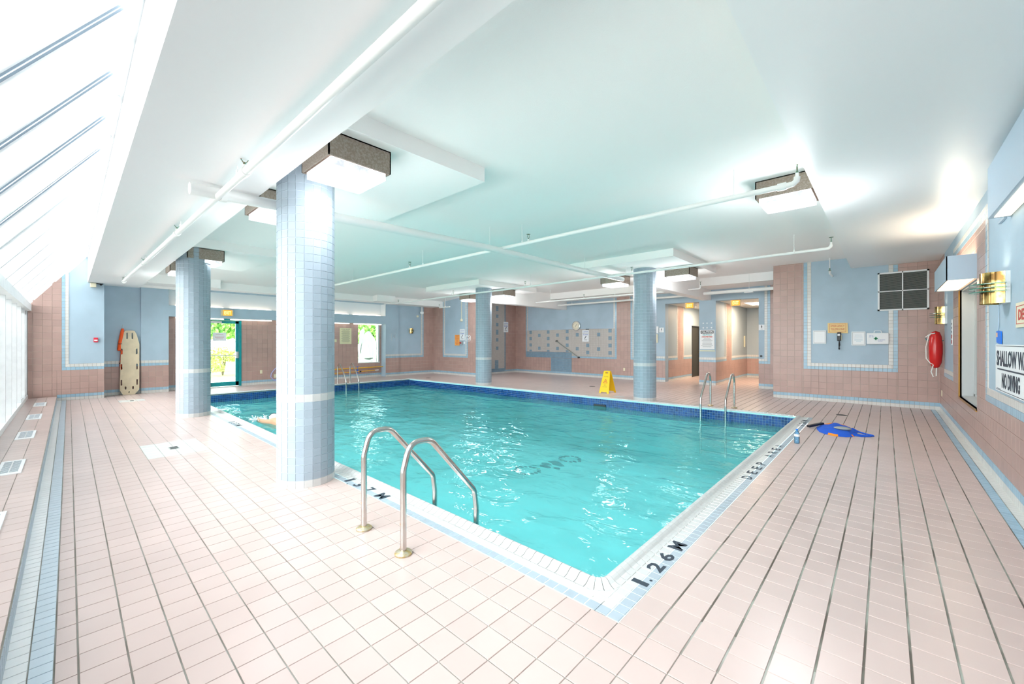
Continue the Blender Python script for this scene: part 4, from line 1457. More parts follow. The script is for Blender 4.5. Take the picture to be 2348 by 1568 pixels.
def sconce(y, z, h_, r, label, face='-x', x=.86):
    t = empty('wall_sconce', (x, y, z), label, 'wall lamp')
    sg = -1 if face == '-x' else 1
    m = MB()
    a0, a1 = (math.pi / 2, 3 * math.pi / 2) if sg < 0 else (-math.pi / 2, math.pi / 2)
    m.lathe([(r, -h_ / 2), (r, h_ / 2), (r - .006, h_ / 2), (r - .006, -h_ / 2)], (x + sg * .03, y, z), 18, a0=a0, a1=a1)
    m.build('shade', ['brass'], t, smooth=True)
    m = MB(); m.box(min(x, x + sg * .03), y - r - .02, z - h_ / 2, max(x, x + sg * .03), y + r + .02, z + h_ / 2)
    m.build('back_plate', ['white'], t)
    for dz in (-.037, 0, .037):
        m = MB()
        pts = [(y + (r + .07) * math.cos(a), x + sg * (.03 + (r + .07) * math.sin(a))) for a in [math.pi * k / 14 for k in range(15)]]
        m.prism([(q, p) for p, q in pts], z + dz - .004, z + dz + .004, 'xy')
        m.build('glass_fin', ['glass_edge'], t)
    return t


sconce(6.10, 1.97, .30, .145, 'large brass sconce with green glass fins on the right wall')
sconce(11.35, 1.96, .33, .13, 'smaller brass sconce above the red rescue can')
area_light('sconce_up', (.74, 6.1, 2.16), .14, .2, 0.3, (1, .85, .65), rot=(math.pi, 0, 0))
area_light('sconce_up', (.74, 11.35, 2.16), .14, .2, 0.3, (1, .85, .65), rot=(math.pi, 0, 0))
t = sconce(10.22, 1.94, .23, .085, 'tiny brass sconce beside the ceiling camera on the exit door wall', face='+x', x=-15.45)

t = empty('deep_water_sign', (.85, 5.2, 1.68), 'cream sign with red DE letters at the right edge', 'sign')
m = MB(); m.box(.848, 4.55, 1.575, .856, 5.65, 1.79); m.build('board', ['cream'], t)
m = MB()
m.box(.8465, 4.6, 1.757, .848, 5.63, 1.763); m.box(.8465, 4.6, 1.605, .848, 5.63, 1.611); m.box(.8465, 5.622, 1.605, .848, 5.627, 1.763)
m.build('border_line', ['red_ink'], t)
text('DEEP WATER', .1, (.8465, 5.08, 1.684), '-x', 'red_ink', t, width=.94, height=.095, bold=.003)
t = empty('shallow_water_sign', (.85, 5.5, 1.2), 'large white SHALLOW WATER NO DIVING sign with black letters', 'sign')
m = MB(); m.box(.848, 4.60, .955, .856, 6.54, 1.425); m.build('board', ['cream_white'] if 'cream_white' in M else ['white'], t)
m = MB()
m.box(.8465, 4.62, 1.408, .848, 6.50, 1.413); m.box(.8465, 4.62, .966, .848, 6.50, .971); m.box(.8465, 4.70, 1.172, .848, 6.44, 1.186)
m.build('rule', ['ink'], t)
text('SHALLOW WATER', .15, (.8465, 5.70, 1.288), '-x', 'ink', t, width=1.55, height=.155, bold=.004)
text('NO DIVING', .15, (.8465, 5.86, 1.072), '-x', 'ink', t, width=.73, height=.15, bold=.004)
m = MB(); m.box(.8465, 6.28, .977, .848, 6.48, .982); m.build('fine_print', ['ink'], t)
t = empty('tape_patch', (.85, 6.4, 1.5), 'bright blue tape stuck above the SHALLOW WATER sign', 'tape')
m = MB(); m.prism([(6.28, 1.43), (6.40, 1.435), (6.50, 1.445), (6.515, 1.56), (6.40, 1.565), (6.29, 1.555), (6.275, 1.5)], .848, .856, 'yz'); m.build('strip', ['tape_blue'], t)
m = MB(); m.box(.8465, 6.44, 1.50, .848, 6.51, 1.545); m.build('label', ['skin'], t)
m = MB(); m.tube([(.852, 6.42, 1.86), (.852, 6.42, 1.62), (.852, 6.44, 1.56)], .005, 6)
tag(m.build('wall_conduit', ['light_box']), 'thin blue conduit dropping from the large brass sconce', 'conduit')

# red rescue can with rope and hook
t = empty('rescue_can', (.74, 11.9, 1.3), 'red torpedo rescue can with white rope hanging on the right wall', 'rescue can')
m = MB(); yc = 11.62
m.lathe([(.0, -.37), (.05, -.35), (.085, -.26), (.10, -.08), (.10, .10), (.085, .26), (.055, .345), (.0, .37)], (.735, yc, 1.30), 20)
m.build('body', ['red'], t, smooth=True)
m = MB()
m.tube([(.68, yc, 1.60), (.64, yc - .02, 1.58), (.60, yc, 1.35), (.605, yc, 1.12), (.66, yc - .03, 1.03), (.70, yc - .06, 1.01)], .009, 8)
m.tube([(.72, yc - .09, 1.62), (.66, yc - .05, 1.61), (.60, yc + .05, 1.55)], .009, 8)
m.tube([(.70, yc - .06, 1.0), (.67, yc - .05, .86), (.70, yc - .05, .76), (.74, yc - .05, .78), (.745, yc - .03, .94)], .009, 8)
m.build('rope', ['rope'], t, smooth=True)
m = MB(); m.tube([(.858, yc + .1, 1.48), (.80, yc + .1, 1.48), (.62, yc + .1, 1.48), (.60, yc + .1, 1.53)], .008, 8); m.build('bracket', ['teal_door'], t)
t = empty('depth_placard', (.855, 10.5, 1.6), 'narrow white placard with red squares beside the rescue can', 'sign')
m = MB(); m.box(.848, 10.27, 1.40, .856, 10.42, 1.84); m.build('board', ['white'], t)
m = MB()
for z in (1.42, 1.51): m.box(.8465, 10.29, z, .848, 10.40, z + .065)
m.build('square', ['red_ink'], t)
m = MB()
for z in (1.61, 1.68, 1.75): m.box(.8465, 10.31, z, .848, 10.38, z + .03)
m.build('print', ['ink'], t)


def outlet(fr, a, b, label, w_=.075, h_=.12, mk_='cream'):
    m = MB(); p = fr.P(a - w_ / 2, b - h_ / 2, .006); q = fr.P(a + w_ / 2, b + h_ / 2, .016)
    m.box(*[min(p[i], q[i]) for i in range(3)], *[max(p[i], q[i]) for i in range(3)])
    t = tag(m.build('wall_outlet', [mk_], bevel=.003), label, 'outlet')
    m = MB()
    for dz in (-.028, .028):
        p = fr.P(a - .012, b + dz - .012, .015); q = fr.P(a + .012, b + dz + .012, .0175)
        m.box(*[min(p[i], q[i]) for i in range(3)], *[max(p[i], q[i]) for i in range(3)])
    m.build('socket', ['old_yellow'], t)
    return t


outlet(FR, 12.05, .405, 'cream outlet cover low on the right wall near the corner')
outlet(FF, -7.457, .39, 'cream outlet cover low on the wall between clock and column')
outlet(Frame('x', RX, 1), 4.45, .43, 'cream outlet cover low on the pink wall beside the exit door')
outlet(Frame('x', RX, 1), 4.88, .26, 'second cream outlet cover from the exit door, by the hose loop')
outlet(Frame('x', RX, 1), 7.0, 1.50, 'small yellowish switch plate left of the yellow rules board', .1, .11, 'old_yellow')

# ================================================================== BACK WALL THINGS (y = 12.5)
t = empty('air_vent', (.28, 12.48, 2.58), 'large white framed four-panel louvred vent high on the back wall', 'vent')
vx0, vx1, vz0, vz1 = -.128, .692, 2.155, 3.015
m = MB()
f_ = .032
for b in ((vx0, vx0 + f_, vz0, vz1), (vx1 - f_, vx1, vz0, vz1), (vx0, vx1, vz0, vz0 + f_), (vx0, vx1, vz1 - f_, vz1), (.272, .292, vz0, vz1), (vx0, vx1, 2.58, 2.598)):
    m.box(b[0], 12.455, b[2], b[1], 12.493, b[3])
m.build('frame', ['white'], t)
m = MB(); m.box(vx0 + .02, 12.485, vz0 + .02, vx1 - .02, 12.4925, vz1 - .02); m.build('backing', ['vent_dark'], t)
sl_me = MB(); sl_me.bar((0, -.0, 0), (vx1 - vx0 - 2 * f_, 0, 0), .018, .0035, up=(0, -.5, 1)); sme = sl_me.mesh('vent_slat', ['vent_fin'])
for k in range(40):
    o = bpy.data.objects.new('vent_slat', sme)
    o.matrix_world = Matrix.Translation((vx0 + f_, 12.472, vz0 + f_ + .012 + k * .0198))
    COL.objects.link(o); o.parent = t; o.matrix_parent_inverse = Matrix.Translation(-t.location)
m = MB()
for x in (vx0 + .016, .282, vx1 - .016):
    for z in (vz0 + .015, 2.58, vz1 - .015): m.ball((x, 12.453, z), .006, nu=6, nv=4)
m.build('screw', ['black'], t)


def framed(x0, x1, z0, z1, label, lines, ink='paint_blue'):
    t = empty('framed_notice', ((x0 + x1) / 2, 12.48, (z0 + z1) / 2), label, 'notice')
    m = MB(); m.box(x0, 12.478, z0, x1, 12.498, z1); m.build('frame', ['white'], t, bevel=.003)
    m = MB(); a = .018
    m.box(x0 + a, 12.4765, z0 + a, x1 - a, 12.478, z0 + a + .004); m.box(x0 + a, 12.4765, z1 - a - .004, x1 - a, 12.478, z1 - a)
    m.box(x0 + a, 12.4765, z0 + a, x0 + a + .004, 12.478, z1 - a); m.box(x1 - a - .004, 12.4765, z0 + a, x1 - a, 12.478, z1 - a)
    m.build('border_line', ['ink'], t)
    m = MB()
    for (zf, wf_) in lines:
        z = z0 + (z1 - z0) * zf; c = (x0 + x1) / 2; h_ = (x1 - x0) * wf_ / 2
        m.box(c - h_, 12.4765, z, c + h_, 12.478, z + .006)
    m.build('print', [ink], t)


framed(-1.324, -1.064, 1.408, 1.734, 'white framed notice left of the emergency telephone sign', [(.66, .35), (.28, .6), (.5, .5), (.4, .45)], 'paper')
framed(-.588, -.337, 1.367, 1.694, 'white framed notice between the telephone and first aid kit', [(.74, .5), (.64, .55), (.54, .6), (.44, .6), (.36, .6), (.28, .35)], 'tile_blue')
t = empty('emergency_phone_sign', (-.843, 12.48, 1.79), 'yellow EMERGENCY TELEPHONE sign with red letters', 'sign')
m = MB(); m.prism([(-1.031, 1.665), (-.652, 1.655), (-.658, 1.905), (-1.035, 1.912)], 12.486, 12.497, 'xz'); m.build('board', ['cream_yellow'], t)
m = MB(); a = .032
m.box(-1.0, 12.4845, 1.69, -.69, 12.486, 1.695); m.box(-1.0, 12.4845, 1.882, -.69, 12.486, 1.887); m.box(-1.0, 12.4845, 1.69, -.995, 12.486, 1.887); m.box(-.695, 12.4845, 1.69, -.69, 12.486, 1.887)
m.build('border_line', ['red_ink'], t)
text('EMERGENCY', .07, (-.845, 12.4845, 1.835), '-y', 'red_ink', t, width=.26, height=.048)
text('TELEPHONE', .07, (-.845, 12.4845, 1.758), '-y', 'red_ink', t, width=.26, height=.048)
t = empty('wall_phone', (-.81, 12.46, 1.58), 'black wall telephone hanging below the yellow telephone sign', 'telephone')
m = MB(); m.box(-.852, 12.43, 1.475, -.778, 12.484, 1.685); m.build('body', ['black'], t, bevel=.014)
m = MB(); m.box(-.842, 12.426, 1.60, -.795, 12.43, 1.645); m.build('label_plate', ['paper'], t)
m = MB(); m.box(-.778, 12.45, 1.50, -.768, 12.484, 1.62); m.build('cradle', ['old_yellow'], t)
m = MB()
pts = [(-.815, 12.46, 1.475), (-.812, 12.46, 1.43)]
m.tube([(-.815, 12.46, 1.475), (-.812, 12.46, 1.43), (-.81, 12.46, 1.38), (-.815, 12.46, 1.33), (-.813, 12.46, 1.29), (-.813, 12.46, 1.265)], [.006, .014, .018, .01, .016, .006], 8)
m.build('cord', ['black'], t, smooth=True)
t = empty('first_aid_kit', (-.13, 12.45, 1.53), 'white first aid box with green cross and carry handle', 'first aid kit')
m = MB(); m.box(-.316, 12.42, 1.40, .059, 12.492, 1.655); m.build('case', ['white'], t, bevel=.012)
m = MB(); m.tube(arc_pts([(-.19, 12.455, 1.655), (-.18, 12.455, 1.705), (-.07, 12.455, 1.705), (-.06, 12.455, 1.655)], (.02, .02)), .008, 8); m.build('handle', ['white'], t, smooth=True)
m = MB(); m.box(-.172, 12.417, 1.495, -.146, 12.4195, 1.565); m.box(-.194, 12.417, 1.517, -.124, 12.4195, 1.543); m.build('cross', ['green'], t)
text('FIRST', .03, (-.235, 12.4185, 1.592), '-y', 'text_blue', t, width=.07, height=.016)
text('AID KIT', .03, (-.235, 12.4185, 1.565), '-y', 'text_blue', t, width=.085, height=.016)
text('PREMIERS', .03, (-.065, 12.4185, 1.498), '-y', 'text_blue', t, width=.125, height=.016)
text('SOINS', .03, (-.085, 12.4185, 1.471), '-y', 'text_blue', t, width=.075, height=.016)

# ================================================================== FAR BACK WALL THINGS (y = 14.57)
t = empty('wall_clock', (-9.655, 14.5, 2.135), 'round silver-rimmed clock with cream face on the blue wall', 'clock')
m = MB(); m.lathe([(.0, .0), (.20, .0), (.205, -.02), (.20, -.05), (.175, -.062), (.168, -.05)], (-9.655, 14.565, 2.135), 32, axis='y'); m.build('rim', ['silver'], t, smooth=True)
m = MB(); m.lathe([(.0, -.045), (.17, -.045)], (-9.655, 14.565, 2.135), 32, axis='y'); m.build('face', ['clock_face'], t)
m = MB()
for k in range(12):
    a = math.pi / 6 * k
    m.bar((-9.655 + .12 * math.sin(a), 14.518, 2.135 + .12 * math.cos(a)), (-9.655 + .145 * math.sin(a), 14.518, 2.135 + .145 * math.cos(a)), .014, .002, up=(0, 1, 0))
m.build('hour_mark', ['ink'], t)
m = MB(); m.bar((-9.655, 14.516, 2.135), (-9.60, 14.516, 2.21), .012, .002, up=(0, 1, 0)); m.build('hour_hand', ['ink'], t)
m = MB(); m.bar((-9.655, 14.514, 2.135), (-9.70, 14.514, 2.06), .010, .002, up=(0, 1, 0)); m.build('minute_hand', ['ink'], t)
t = empty('grab_bar', (-10.1, 14.5, 1.14), 'dark metal bar mounted diagonally below the clock', 'grab bar')
m = MB(); m.tube([(-10.66, 14.50, 1.485), (-9.52, 14.50, .80)], .022, 10); m.build('bar', ['vent_fin'], t, smooth=True)
m = MB()
for p in ((-10.66, 1.485), (-9.52, .80)): m.tube([(p[0], 14.565, p[1]), (p[0], 14.48, p[1])], .035, 12)
m.build('mount', ['black'], t, smooth=True)


def caution(plane, a, z, c, label):
    """small white swimming notice; plane 'y' (faces -y) or 'x' (faces +x)"""
    face = '-y' if plane == 'y' else '+x'
    sg = -1 if plane == 'y' else 1
    loc = (a, c, z) if plane == 'y' else (c, a, z)
    t = empty('caution_notice', loc, label, 'notice')
    W, Hh = .32, .48
    F = Frame(plane, c, sg)

    def bx(m, a0, b0, a1, b1, d0, d1):
        p = F.P(a0, b0, d0); q = F.P(a1, b1, d1)
        m.box(*[min(p[i], q[i]) for i in range(3)], *[max(p[i], q[i]) for i in range(3)])
    m = MB(); bx(m, a - W / 2, z - Hh / 2, a + W / 2, z + Hh / 2, .008, .014); m.build('board', ['paper'], t)
    text('CAUTION', .07, F.P(a, z + .17, .0148), face, 'text_blue', t, width=.24, height=.05)
    text('SHALLOW WATER', .03, F.P(a, z + .105, .0148), face, 'ink', t, width=.26, height=.022)
    text('NO DIVING', .04, F.P(a, z + .045, .0148), face, 'text_blue', t, width=.24, height=.035, bold=.002)
    m = MB()
    s_ = 1 if plane == 'y' else 1
    p0 = F.P(a - .03, z - .09, .0148); p1 = F.P(a + .035, z - .0, .0148)
    m.bar(p0, p1, .028, .002, up=tuple(F.N)); m.ball(F.P(a - .045, z - .105, .016), .017, nu=8, nv=6)
    m.build('diver_symbol', ['ink'], t)
    m = MB(); bx(m, a - .08, z - .165, a + .08, z - .155, .014, .0148); bx(m, a - .06, z - .185, a + .06, z - .178, .014, .0148); m.build('fine_print', ['ink'], t)


caution('y', -9.2, 1.705, 14.57, 'white caution notice on the grey mosaic beside the clock')
caution('y', -13.40, 1.76, 11.45, 'white caution notice just above the red emergency button')
caution('x', 13.87, 2.15, -13.13, 'white caution notice on the narrow mosaic wall beside the farthest column')
m = MB(); m.box(-9.19, 14.545, 1.965, -9.04, 14.57, 1.99); tag(m.build('wall_clip', ['black']), 'small dark clip above the notice by the clock', 'clip')

# orange notice, emergency stop, switch, detector, reel
t = empty('pool_rules_notice', (-13.74, 11.43, 1.53), 'orange notice with red lines beside the emergency button', 'notice')
m = MB(); m.box(-13.895, 11.435, 1.30, -13.585, 11.442, 1.76); m.build('board', ['orange_sign'], t)
m = MB()
for k in range(9):
    wd = (.24, .22, .25, .24, .23, .10, .22, .24, .18)[k]
    m.box(-13.74 - wd / 2, 11.4335, 1.715 - k * .046, -13.74 + wd / 2, 11.435, 1.728 - k * .046)
m.build('print', ['red_ink'], t)
t = empty('emergency_stop', (-13.42, 11.42, 1.41), 'grey box with red mushroom emergency stop button', 'switch')
m = MB(); m.box(-13.5, 11.39, 1.34, -13.36, 11.442, 1.48); m.build('box', ['silver'], t)
m = MB(); m.lathe([(0, -.045), (.03, -.04), (.035, -.02), (.018, -.015), (.018, 0)], (-13.46, 11.39, 1.41), 14, axis='y'); m.build('button', ['red'], t, smooth=True)
m = MB(); m.box(-13.31, 11.43, 1.37, -13.22, 11.442, 1.47); tag(m.build('wall_switch', ['paper']), 'small white switch plate beside the emergency button', 'switch')
t = empty('wall_sign_relief', (-13.02, 11.43, 1.61), 'white outlined square emblem on the pink tiles by the farthest column', 'sign')
m = MB()
sq_ = [(-13.19 + .05, 1.49), (-12.87 - .05, 1.49), (-12.87, 1.54), (-12.87, 1.68), (-12.92, 1.73), (-13.14, 1.73), (-13.19, 1.68), (-13.19, 1.54)]
m.tube([(a, 11.438, b) for a, b in sq_], .010, 6, closed=True)
m.tube([(-13.13, 11.438, 1.68), (-13.0, 11.438, 1.69), (-12.93, 11.438, 1.62), (-12.95, 11.438, 1.56), (-13.05, 11.438, 1.55)], .012, 6)
m.tube([(-13.12, 11.438, 1.56), (-13.02, 11.438, 1.60), (-12.95, 11.438, 1.585)], .010, 6)
m.build('outline', ['white'], t)
t = empty('alarm_bell', (-13.44, 11.4, 2.39), 'small cream alarm with a conduit rising to the ceiling', 'alarm')
m = MB(); m.lathe([(0, -.05), (.05, -.045), (.07, -.01), (.07, 0)], (-13.44, 11.44, 2.39), 16, axis='y'); m.build('housing', ['cream'], t, smooth=True)
m = MB(); m.tube([(-13.44, 11.43, 2.45), (-13.44, 11.43, 3.2)], .014, 8); m.build('conduit', ['cream'], t, smooth=True)
t = empty('security_camera', (-15.3, 10.7, 2.75), 'white dome camera hanging beside the tiny brass sconce', 'camera')
m = MB(); m.tube([(-15.3, 10.7, 3.025), (-15.3, 10.7, 2.82)], .02, 8); m.build('stem', ['silver'], t)
m = MB(); m.lathe([(0, .07), (.08, .06), (.085, 0), (.06, -.04), (0, -.05)], (-15.3, 10.7, 2.74), 16); m.build('dome', ['white'], t, smooth=True)
m = MB(); m.lathe([(0, .0), (.05, .0), (.05, .04), (0, .05)], (-15.45, 10.56, 2.6), 14, axis='x'); tag(m.build('wall_detector', ['cream'], smooth=True), 'small round detector under the dome camera', 'detector')
t = empty('wall_emblem', (-15.39, 9.34, 1.65), 'faint square outline emblem on the blue pier', 'sign')
m = MB(); m.tube([(-15.396, 9.23, 1.5), (-15.396, 9.45, 1.5), (-15.396, 9.45, 1.80), (-15.396, 9.23, 1.80)], .005, 6, closed=True)
m.tube([(-15.396, 9.27, 1.56), (-15.396, 9.33, 1.72), (-15.396, 9.42, 1.6), (-15.396, 9.36, 1.76)], .005, 6); m.build('outline', ['silver'], t)

# corridor signs
t = empty('pool_caution_board', (-4.43, 14.56, 1.54), 'large white CAUTION board on the blue pier between the corridors', 'sign')
m = MB(); m.box(-4.662, 14.553, 1.212, -4.197, 14.561, 1.86); m.build('board', ['white'], t)
m = MB(); m.box(-4.635, 14.5515, 1.735, -4.225, 14.553, 1.835); m.build('header', ['black'], t)
text('CAUTION', .1, (-4.43, 14.551, 1.785), '-y', 'white', t, width=.36, height=.07, bold=.003)
text('THIS POOL IS', .06, (-4.43, 14.5515, 1.69), '-y', 'teal_door', t, width=.29, height=.042, bold=.003)
text('UNSUPERVISED', .06, (-4.43, 14.5515, 1.625), '-y', 'red_ink', t, width=.35, height=.042, bold=.003)
m = MB()
for k in range(8):
    wd = (.2, .26, .34, .28, .3, .3, .38, .28)[k]
    m.box(-4.43 - wd / 2, 14.5515, 1.565 - k * .04, -4.43 + wd / 2, 14.553, 1.573 - k * .04)
m.build('small_print', ['ink'], t)
m = MB(); m.box(-4.662, 14.54, 1.14, -4.18, 14.566, 1.168); tag(m.build('sign_ledge', ['old_yellow']), 'thin ledge below the large CAUTION board', 'ledge')
t = empty('dot_panel', (-4.42, 14.56, 2.02), 'blue panel with six white discs above the CAUTION board', 'panel')
m = MB(); m.box(-4.61, 14.556, 1.89, -4.225, 14.566, 2.14); m.build('plate', ['paint_blue'], t)
for x in (-4.55, -4.43, -4.29):
    for z in (2.085, 1.93):
        m = MB(); m.lathe([(0, -.004), (.022, -.004), (.022, 0)], (x, 14.556, z), 12, axis='y'); m.build('disc', ['white'], t)
for (x0, x1, z0, z1, lb, sk) in ((-6.072, -5.905, 1.80, 1.97, 'white men sign beside the first corridor opening', False), (-2.912, -2.75, 1.82, 1.99, 'white women sign beside the corridor opening near the pink wall', True)):
    t = empty('restroom_sign', ((x0 + x1) / 2, 14.55, (z0 + z1) / 2), lb, 'sign')
    c = (x0 + x1) / 2
    m = MB(); m.box(x0, 14.555, z0, x1, 14.562, z1); m.build('plate', ['white'], t)
    m = MB(); zc = (z0 + z1) / 2 + .015
    m.ball((c, 14.554, zc + .04), .010, sy=.2, nu=8, nv=6)
    if sk: m.prism([(c - .008, zc + .028), (c + .008, zc + .028), (c + .02, zc - .01), (c - .02, zc - .01)], 14.5535, 14.555, 'xz')
    else: m.box(c - .012, 14.5535, zc - .01, c + .012, 14.555, zc + .028)
    m.box(c - .008, 14.5535, zc - .04, c - .001, 14.555, zc - .01); m.box(c + .001, 14.5535, zc - .04, c + .008, 14.555, zc - .01)
    m.build('symbol', ['black'], t)
    text('WOMEN' if sk else 'MEN', .02, (c, 14.5545, z0 + .025), '-y', 'ink', t, width=.05 if sk else .035, height=.012)
m = MB(); m.box(-6.19, 14.53, 1.765, -6.095, 14.566, 2.02); tag(m.build('paper_dispenser', ['white'], bevel=.006), 'upper white box half hidden by the column near the men sign', 'box')
m = MB(); m.box(-6.19, 14.53, 1.42, -6.12, 14.566, 1.74); tag(m.build('soap_dispenser', ['cream'], bevel=.006), 'lower cream box half hidden by the column near the men sign', 'box')
m = MB(); m.lathe([(0, -.02), (.03, -.018), (.032, 0)], (-2.848, 14.566, 1.01), 16, axis='y'); tag(m.build('wall_knob', ['black'], smooth=True), 'round black wall knob low beside the women corridor opening', 'wall knob')  # plain round knob on the wall, not a stopper for any door
m = MB(); m.box(-4.19, 18.35, 1.25, -4.17, 18.5, 1.70); tag(m.build('corridor_panel', ['cream']), 'cream panel on the wall deep in the women corridor', 'panel')


def exit_sign(loc, face, label, w_=.31, h_=.19, dp=.05):
    t = empty('exit_sign', loc, label, 'exit sign')
    x, y, z = loc
    m = MB(); m2 = MB()
    if face == '-y':
        m.box(x - w_ / 2, y, z - h_ / 2, x + w_ / 2, y + dp, z + h_ / 2)
        m2.box(x - w_ / 2 + .04, y - .004, z - h_ / 2 + .012, x + w_ / 2 - .03, y, z + h_ / 2 - .012)
        p = (x + .005, y - .0045, z)
    else:
        m.box(x - dp, y - w_ / 2, z - h_ / 2, x, y + w_ / 2, z + h_ / 2)
        m2.box(x, y - w_ / 2 + .05, z - h_ / 2 + .012, x + .004, y + w_ / 2 - .035, z + h_ / 2 - .012)
        p = (x + .0045, y + .008, z)
    m.build('case', ['exit_case'], t); m2.build('face', ['exit_face'], t)
    text('EXIT', .1, p, face, 'exit_letter', t, width=w_ * .58, height=h_ * .55, bold=.002)
    return t


exit_sign((-15.33, 3.39, 2.37), '+x', 'glowing orange exit sign on the lintel above the teal door')
exit_sign((-5.03, 14.62, 2.72), '-y', 'orange exit sign hanging in the men corridor opening')
exit_sign((-3.58, 14.62, 2.72), '-y', 'orange exit sign hanging in the women corridor opening')

# ================================================================== LEFT WALL THINGS
# rescue board with hand holes
t = empty('spine_board', (-15.3, 1.12, 0), 'tall cream spine board with slots leaning on the blue wall', 'spine board')
bz = 1.77


def slot(cy_, cz, w_, h_, n=4):
    pts = []
    r = w_ / 2
    for k in range(n + 1): a = math.pi * k / n; pts.append((cy_ + r * math.cos(a), cz + h_ / 2 - r + r * math.sin(a)))
    for k in range(n + 1): a = math.pi + math.pi * k / n; pts.append((cy_ + r * math.cos(a), cz - h_ / 2 + r + r * math.sin(a)))
    return pts


outer = [(1.005, .0), (1.235, .0), (1.325, .13), (1.335, 1.40), (1.275, 1.68), (1.24, 1.755), (1.21, 1.77), (1.07, 1.77), (1.04, 1.755), (.995, 1.66), (.965, 1.42), (.935, .13)]
slots = [slot(1.085, 1.62, .03, .17), slot(1.19, 1.62, .03, .17), slot(.978, 1.19, .034, .16), slot(1.28, 1.19, .034, .16), slot(.972, .77, .034, .16), slot(1.283, .77, .034, .16),
         slot(.968, .34, .034, .16), slot(1.283, .34, .034, .16), slot(1.05, .19, .034, .085), slot(1.20, .19, .034, .085), slot(1.12, .075, .03, .035)]
cu = bpy.data.curves.new('spine_board', 'CURVE'); cu.dimensions = '2D'; cu.fill_mode = 'BOTH'; cu.extrude = .02
for lp in [outer] + slots:
    sp = cu.splines.new('POLY'); sp.points.add(len(lp) - 1); sp.use_cyclic_u = True
    for q, (a, b) in zip(sp.points, lp): q.co = (a, b, 0, 1)
tmp = bpy.data.objects.new('tmp', cu); COL.objects.link(tmp)
me = bpy.data.meshes.new_from_object(tmp); bpy.data.objects.remove(tmp); bpy.data.curves.remove(cu)
# local (y, z, thickness) -> world, leaning a little
ln = math.radians(3.2)
for v in me.vertices:
    a, b, c = v.co
    v.co = (-15.33 - b * math.sin(ln) + c, a, b * math.cos(ln))
me.materials.clear(); me.materials.append(M['board_tan'])
o = bpy.data.objects.new('board', me); COL.objects.link(o); o.parent = t; o.matrix_parent_inverse = Matrix.Translation(-t.location)
t = empty('rescue_tube', (-15.45, 1.0, 1.3), 'bright orange rescue tube hanging behind the spine board', 'rescue tube')
m = MB()
m.tube([(-15.42, 1.0, 1.82), (-15.42, .995, 1.78), (-15.42, .975, 1.62), (-15.42, .95, 1.42), (-15.42, .93, 1.22), (-15.42, .93, 1.21)], [.02, .034, .042, .045, .042, .02], 12, flat=.8)
m.build('float', ['orange'], t, smooth=True)
m = MB(); m.tube([(-15.42, .985, 1.22), (-15.43, .975, 1.0), (-15.43, .96, .80), (-15.43, .97, .70)], [.03, .025, .022, .02], 10); m.build('tail', ['orange'], t, smooth=True)
m = MB(); m.tube([(-15.40, .91, 1.40), (-15.375, .95, 1.40), (-15.40, .99, 1.40)], .008, 6); m.tube([(-15.40, .93, .88), (-15.40, .95, .86)], .014, 6); m.tube([(-15.405, .99, .74), (-15.395, .98, .74)], .02, 6)
m.build('strap', ['black'], t)
m = MB(); m.tube([(-15.465, 1.0, 1.93), (-15.44, 1.0, 1.84)], .004, 6); m.build('hook', ['silver'], t)
t = empty('fire_alarm_pull', (-14.94, .468, 1.5), 'small red fire alarm pull station on the pale blue pier', 'alarm')
m = MB(); m.box(-14.945, .428, 1.444, -14.91, .508, 1.563); m.build('case', ['alarm_red'], t, bevel=.004)
m = MB(); m.box(-14.911, .438, 1.475, -14.906, .498, 1.51); m.build('pull_bar', ['white'], t)
t = empty('emergency_floodlight', (-14.9, .42, 2.9), 'small cream box with lamp at the top of the pale blue pier', 'lamp')
m = MB(); m.box(-14.945, .365, 2.85, -14.86, .475, 2.955); m.build('case', ['cream'], t, bevel=.008)
m = MB(); m.tube([(-14.9, .47, 2.95), (-14.9, .56, 2.94), (-14.9, .60, 2.945)], .012, 8); m.ball((-14.9, .56, 2.925), .022, nu=8, nv=6); m.build('arm', ['black'], t)
t = empty('pool_rules_board', (-15.73, 7.41, 1.69), 'pale yellow pool rules board beside the misted window', 'sign')
m = MB(); m.box(-15.744, 7.175, 1.37, -15.736, 7.645, 2.0); m.build('board', ['old_yellow'], t)
text('POOL RULES', .05, (-15.7355, 7.41, 1.95), '+x', 'ink', t, width=.34, height=.03)
m = MB()
for k in range(16):
    wd = .34 if k % 3 else .26
    m.box(-15.736, 7.41 - wd / 2, 1.90 - k * .03, -15.7355, 7.41 + wd / 2, 1.907 - k * .03)
m.build('print', ['ink'], t)
# yellow poles on blue rack
t = empty('pole_rack', (-15.6, 7.85, .3), 'small blue wall bracket holding the two yellow poles', 'rack')
m = MB(); m.tube([(-15.66, 7.86, .46), (-15.66, 7.86, .07)], .014, 8)
for z in (.45, .39, .30, .25): m.tube([(-15.74, 7.86, z), (-15.60, 7.86, z)], .010, 8)
m.build('bracket', ['tape_blue'], t)
m = MB(); m.tube([(-15.62, 6.0, .385), (-15.62, 9.0, .415)], .019, 10); tag(m.build('skimmer_pole', ['pole_yellow'], smooth=True), 'upper thicker yellow pole on the blue bracket', 'pole')
t = empty('skimmer_pole', (-15.62, 7.3, .25), 'lower thinner yellow pole with white grip on the blue bracket', 'pole')
m = MB(); m.tube([(-15.62, 6.0, .22), (-15.62, 8.62, .275)], .015, 10); m.build('shaft', ['pole_yellow'], t, smooth=True)
m = MB(); m.tube([(-15.62, 8.60, .275), (-15.62, 8.76, .278)], .02, 10); m.build('grip', ['white'], t, smooth=True)
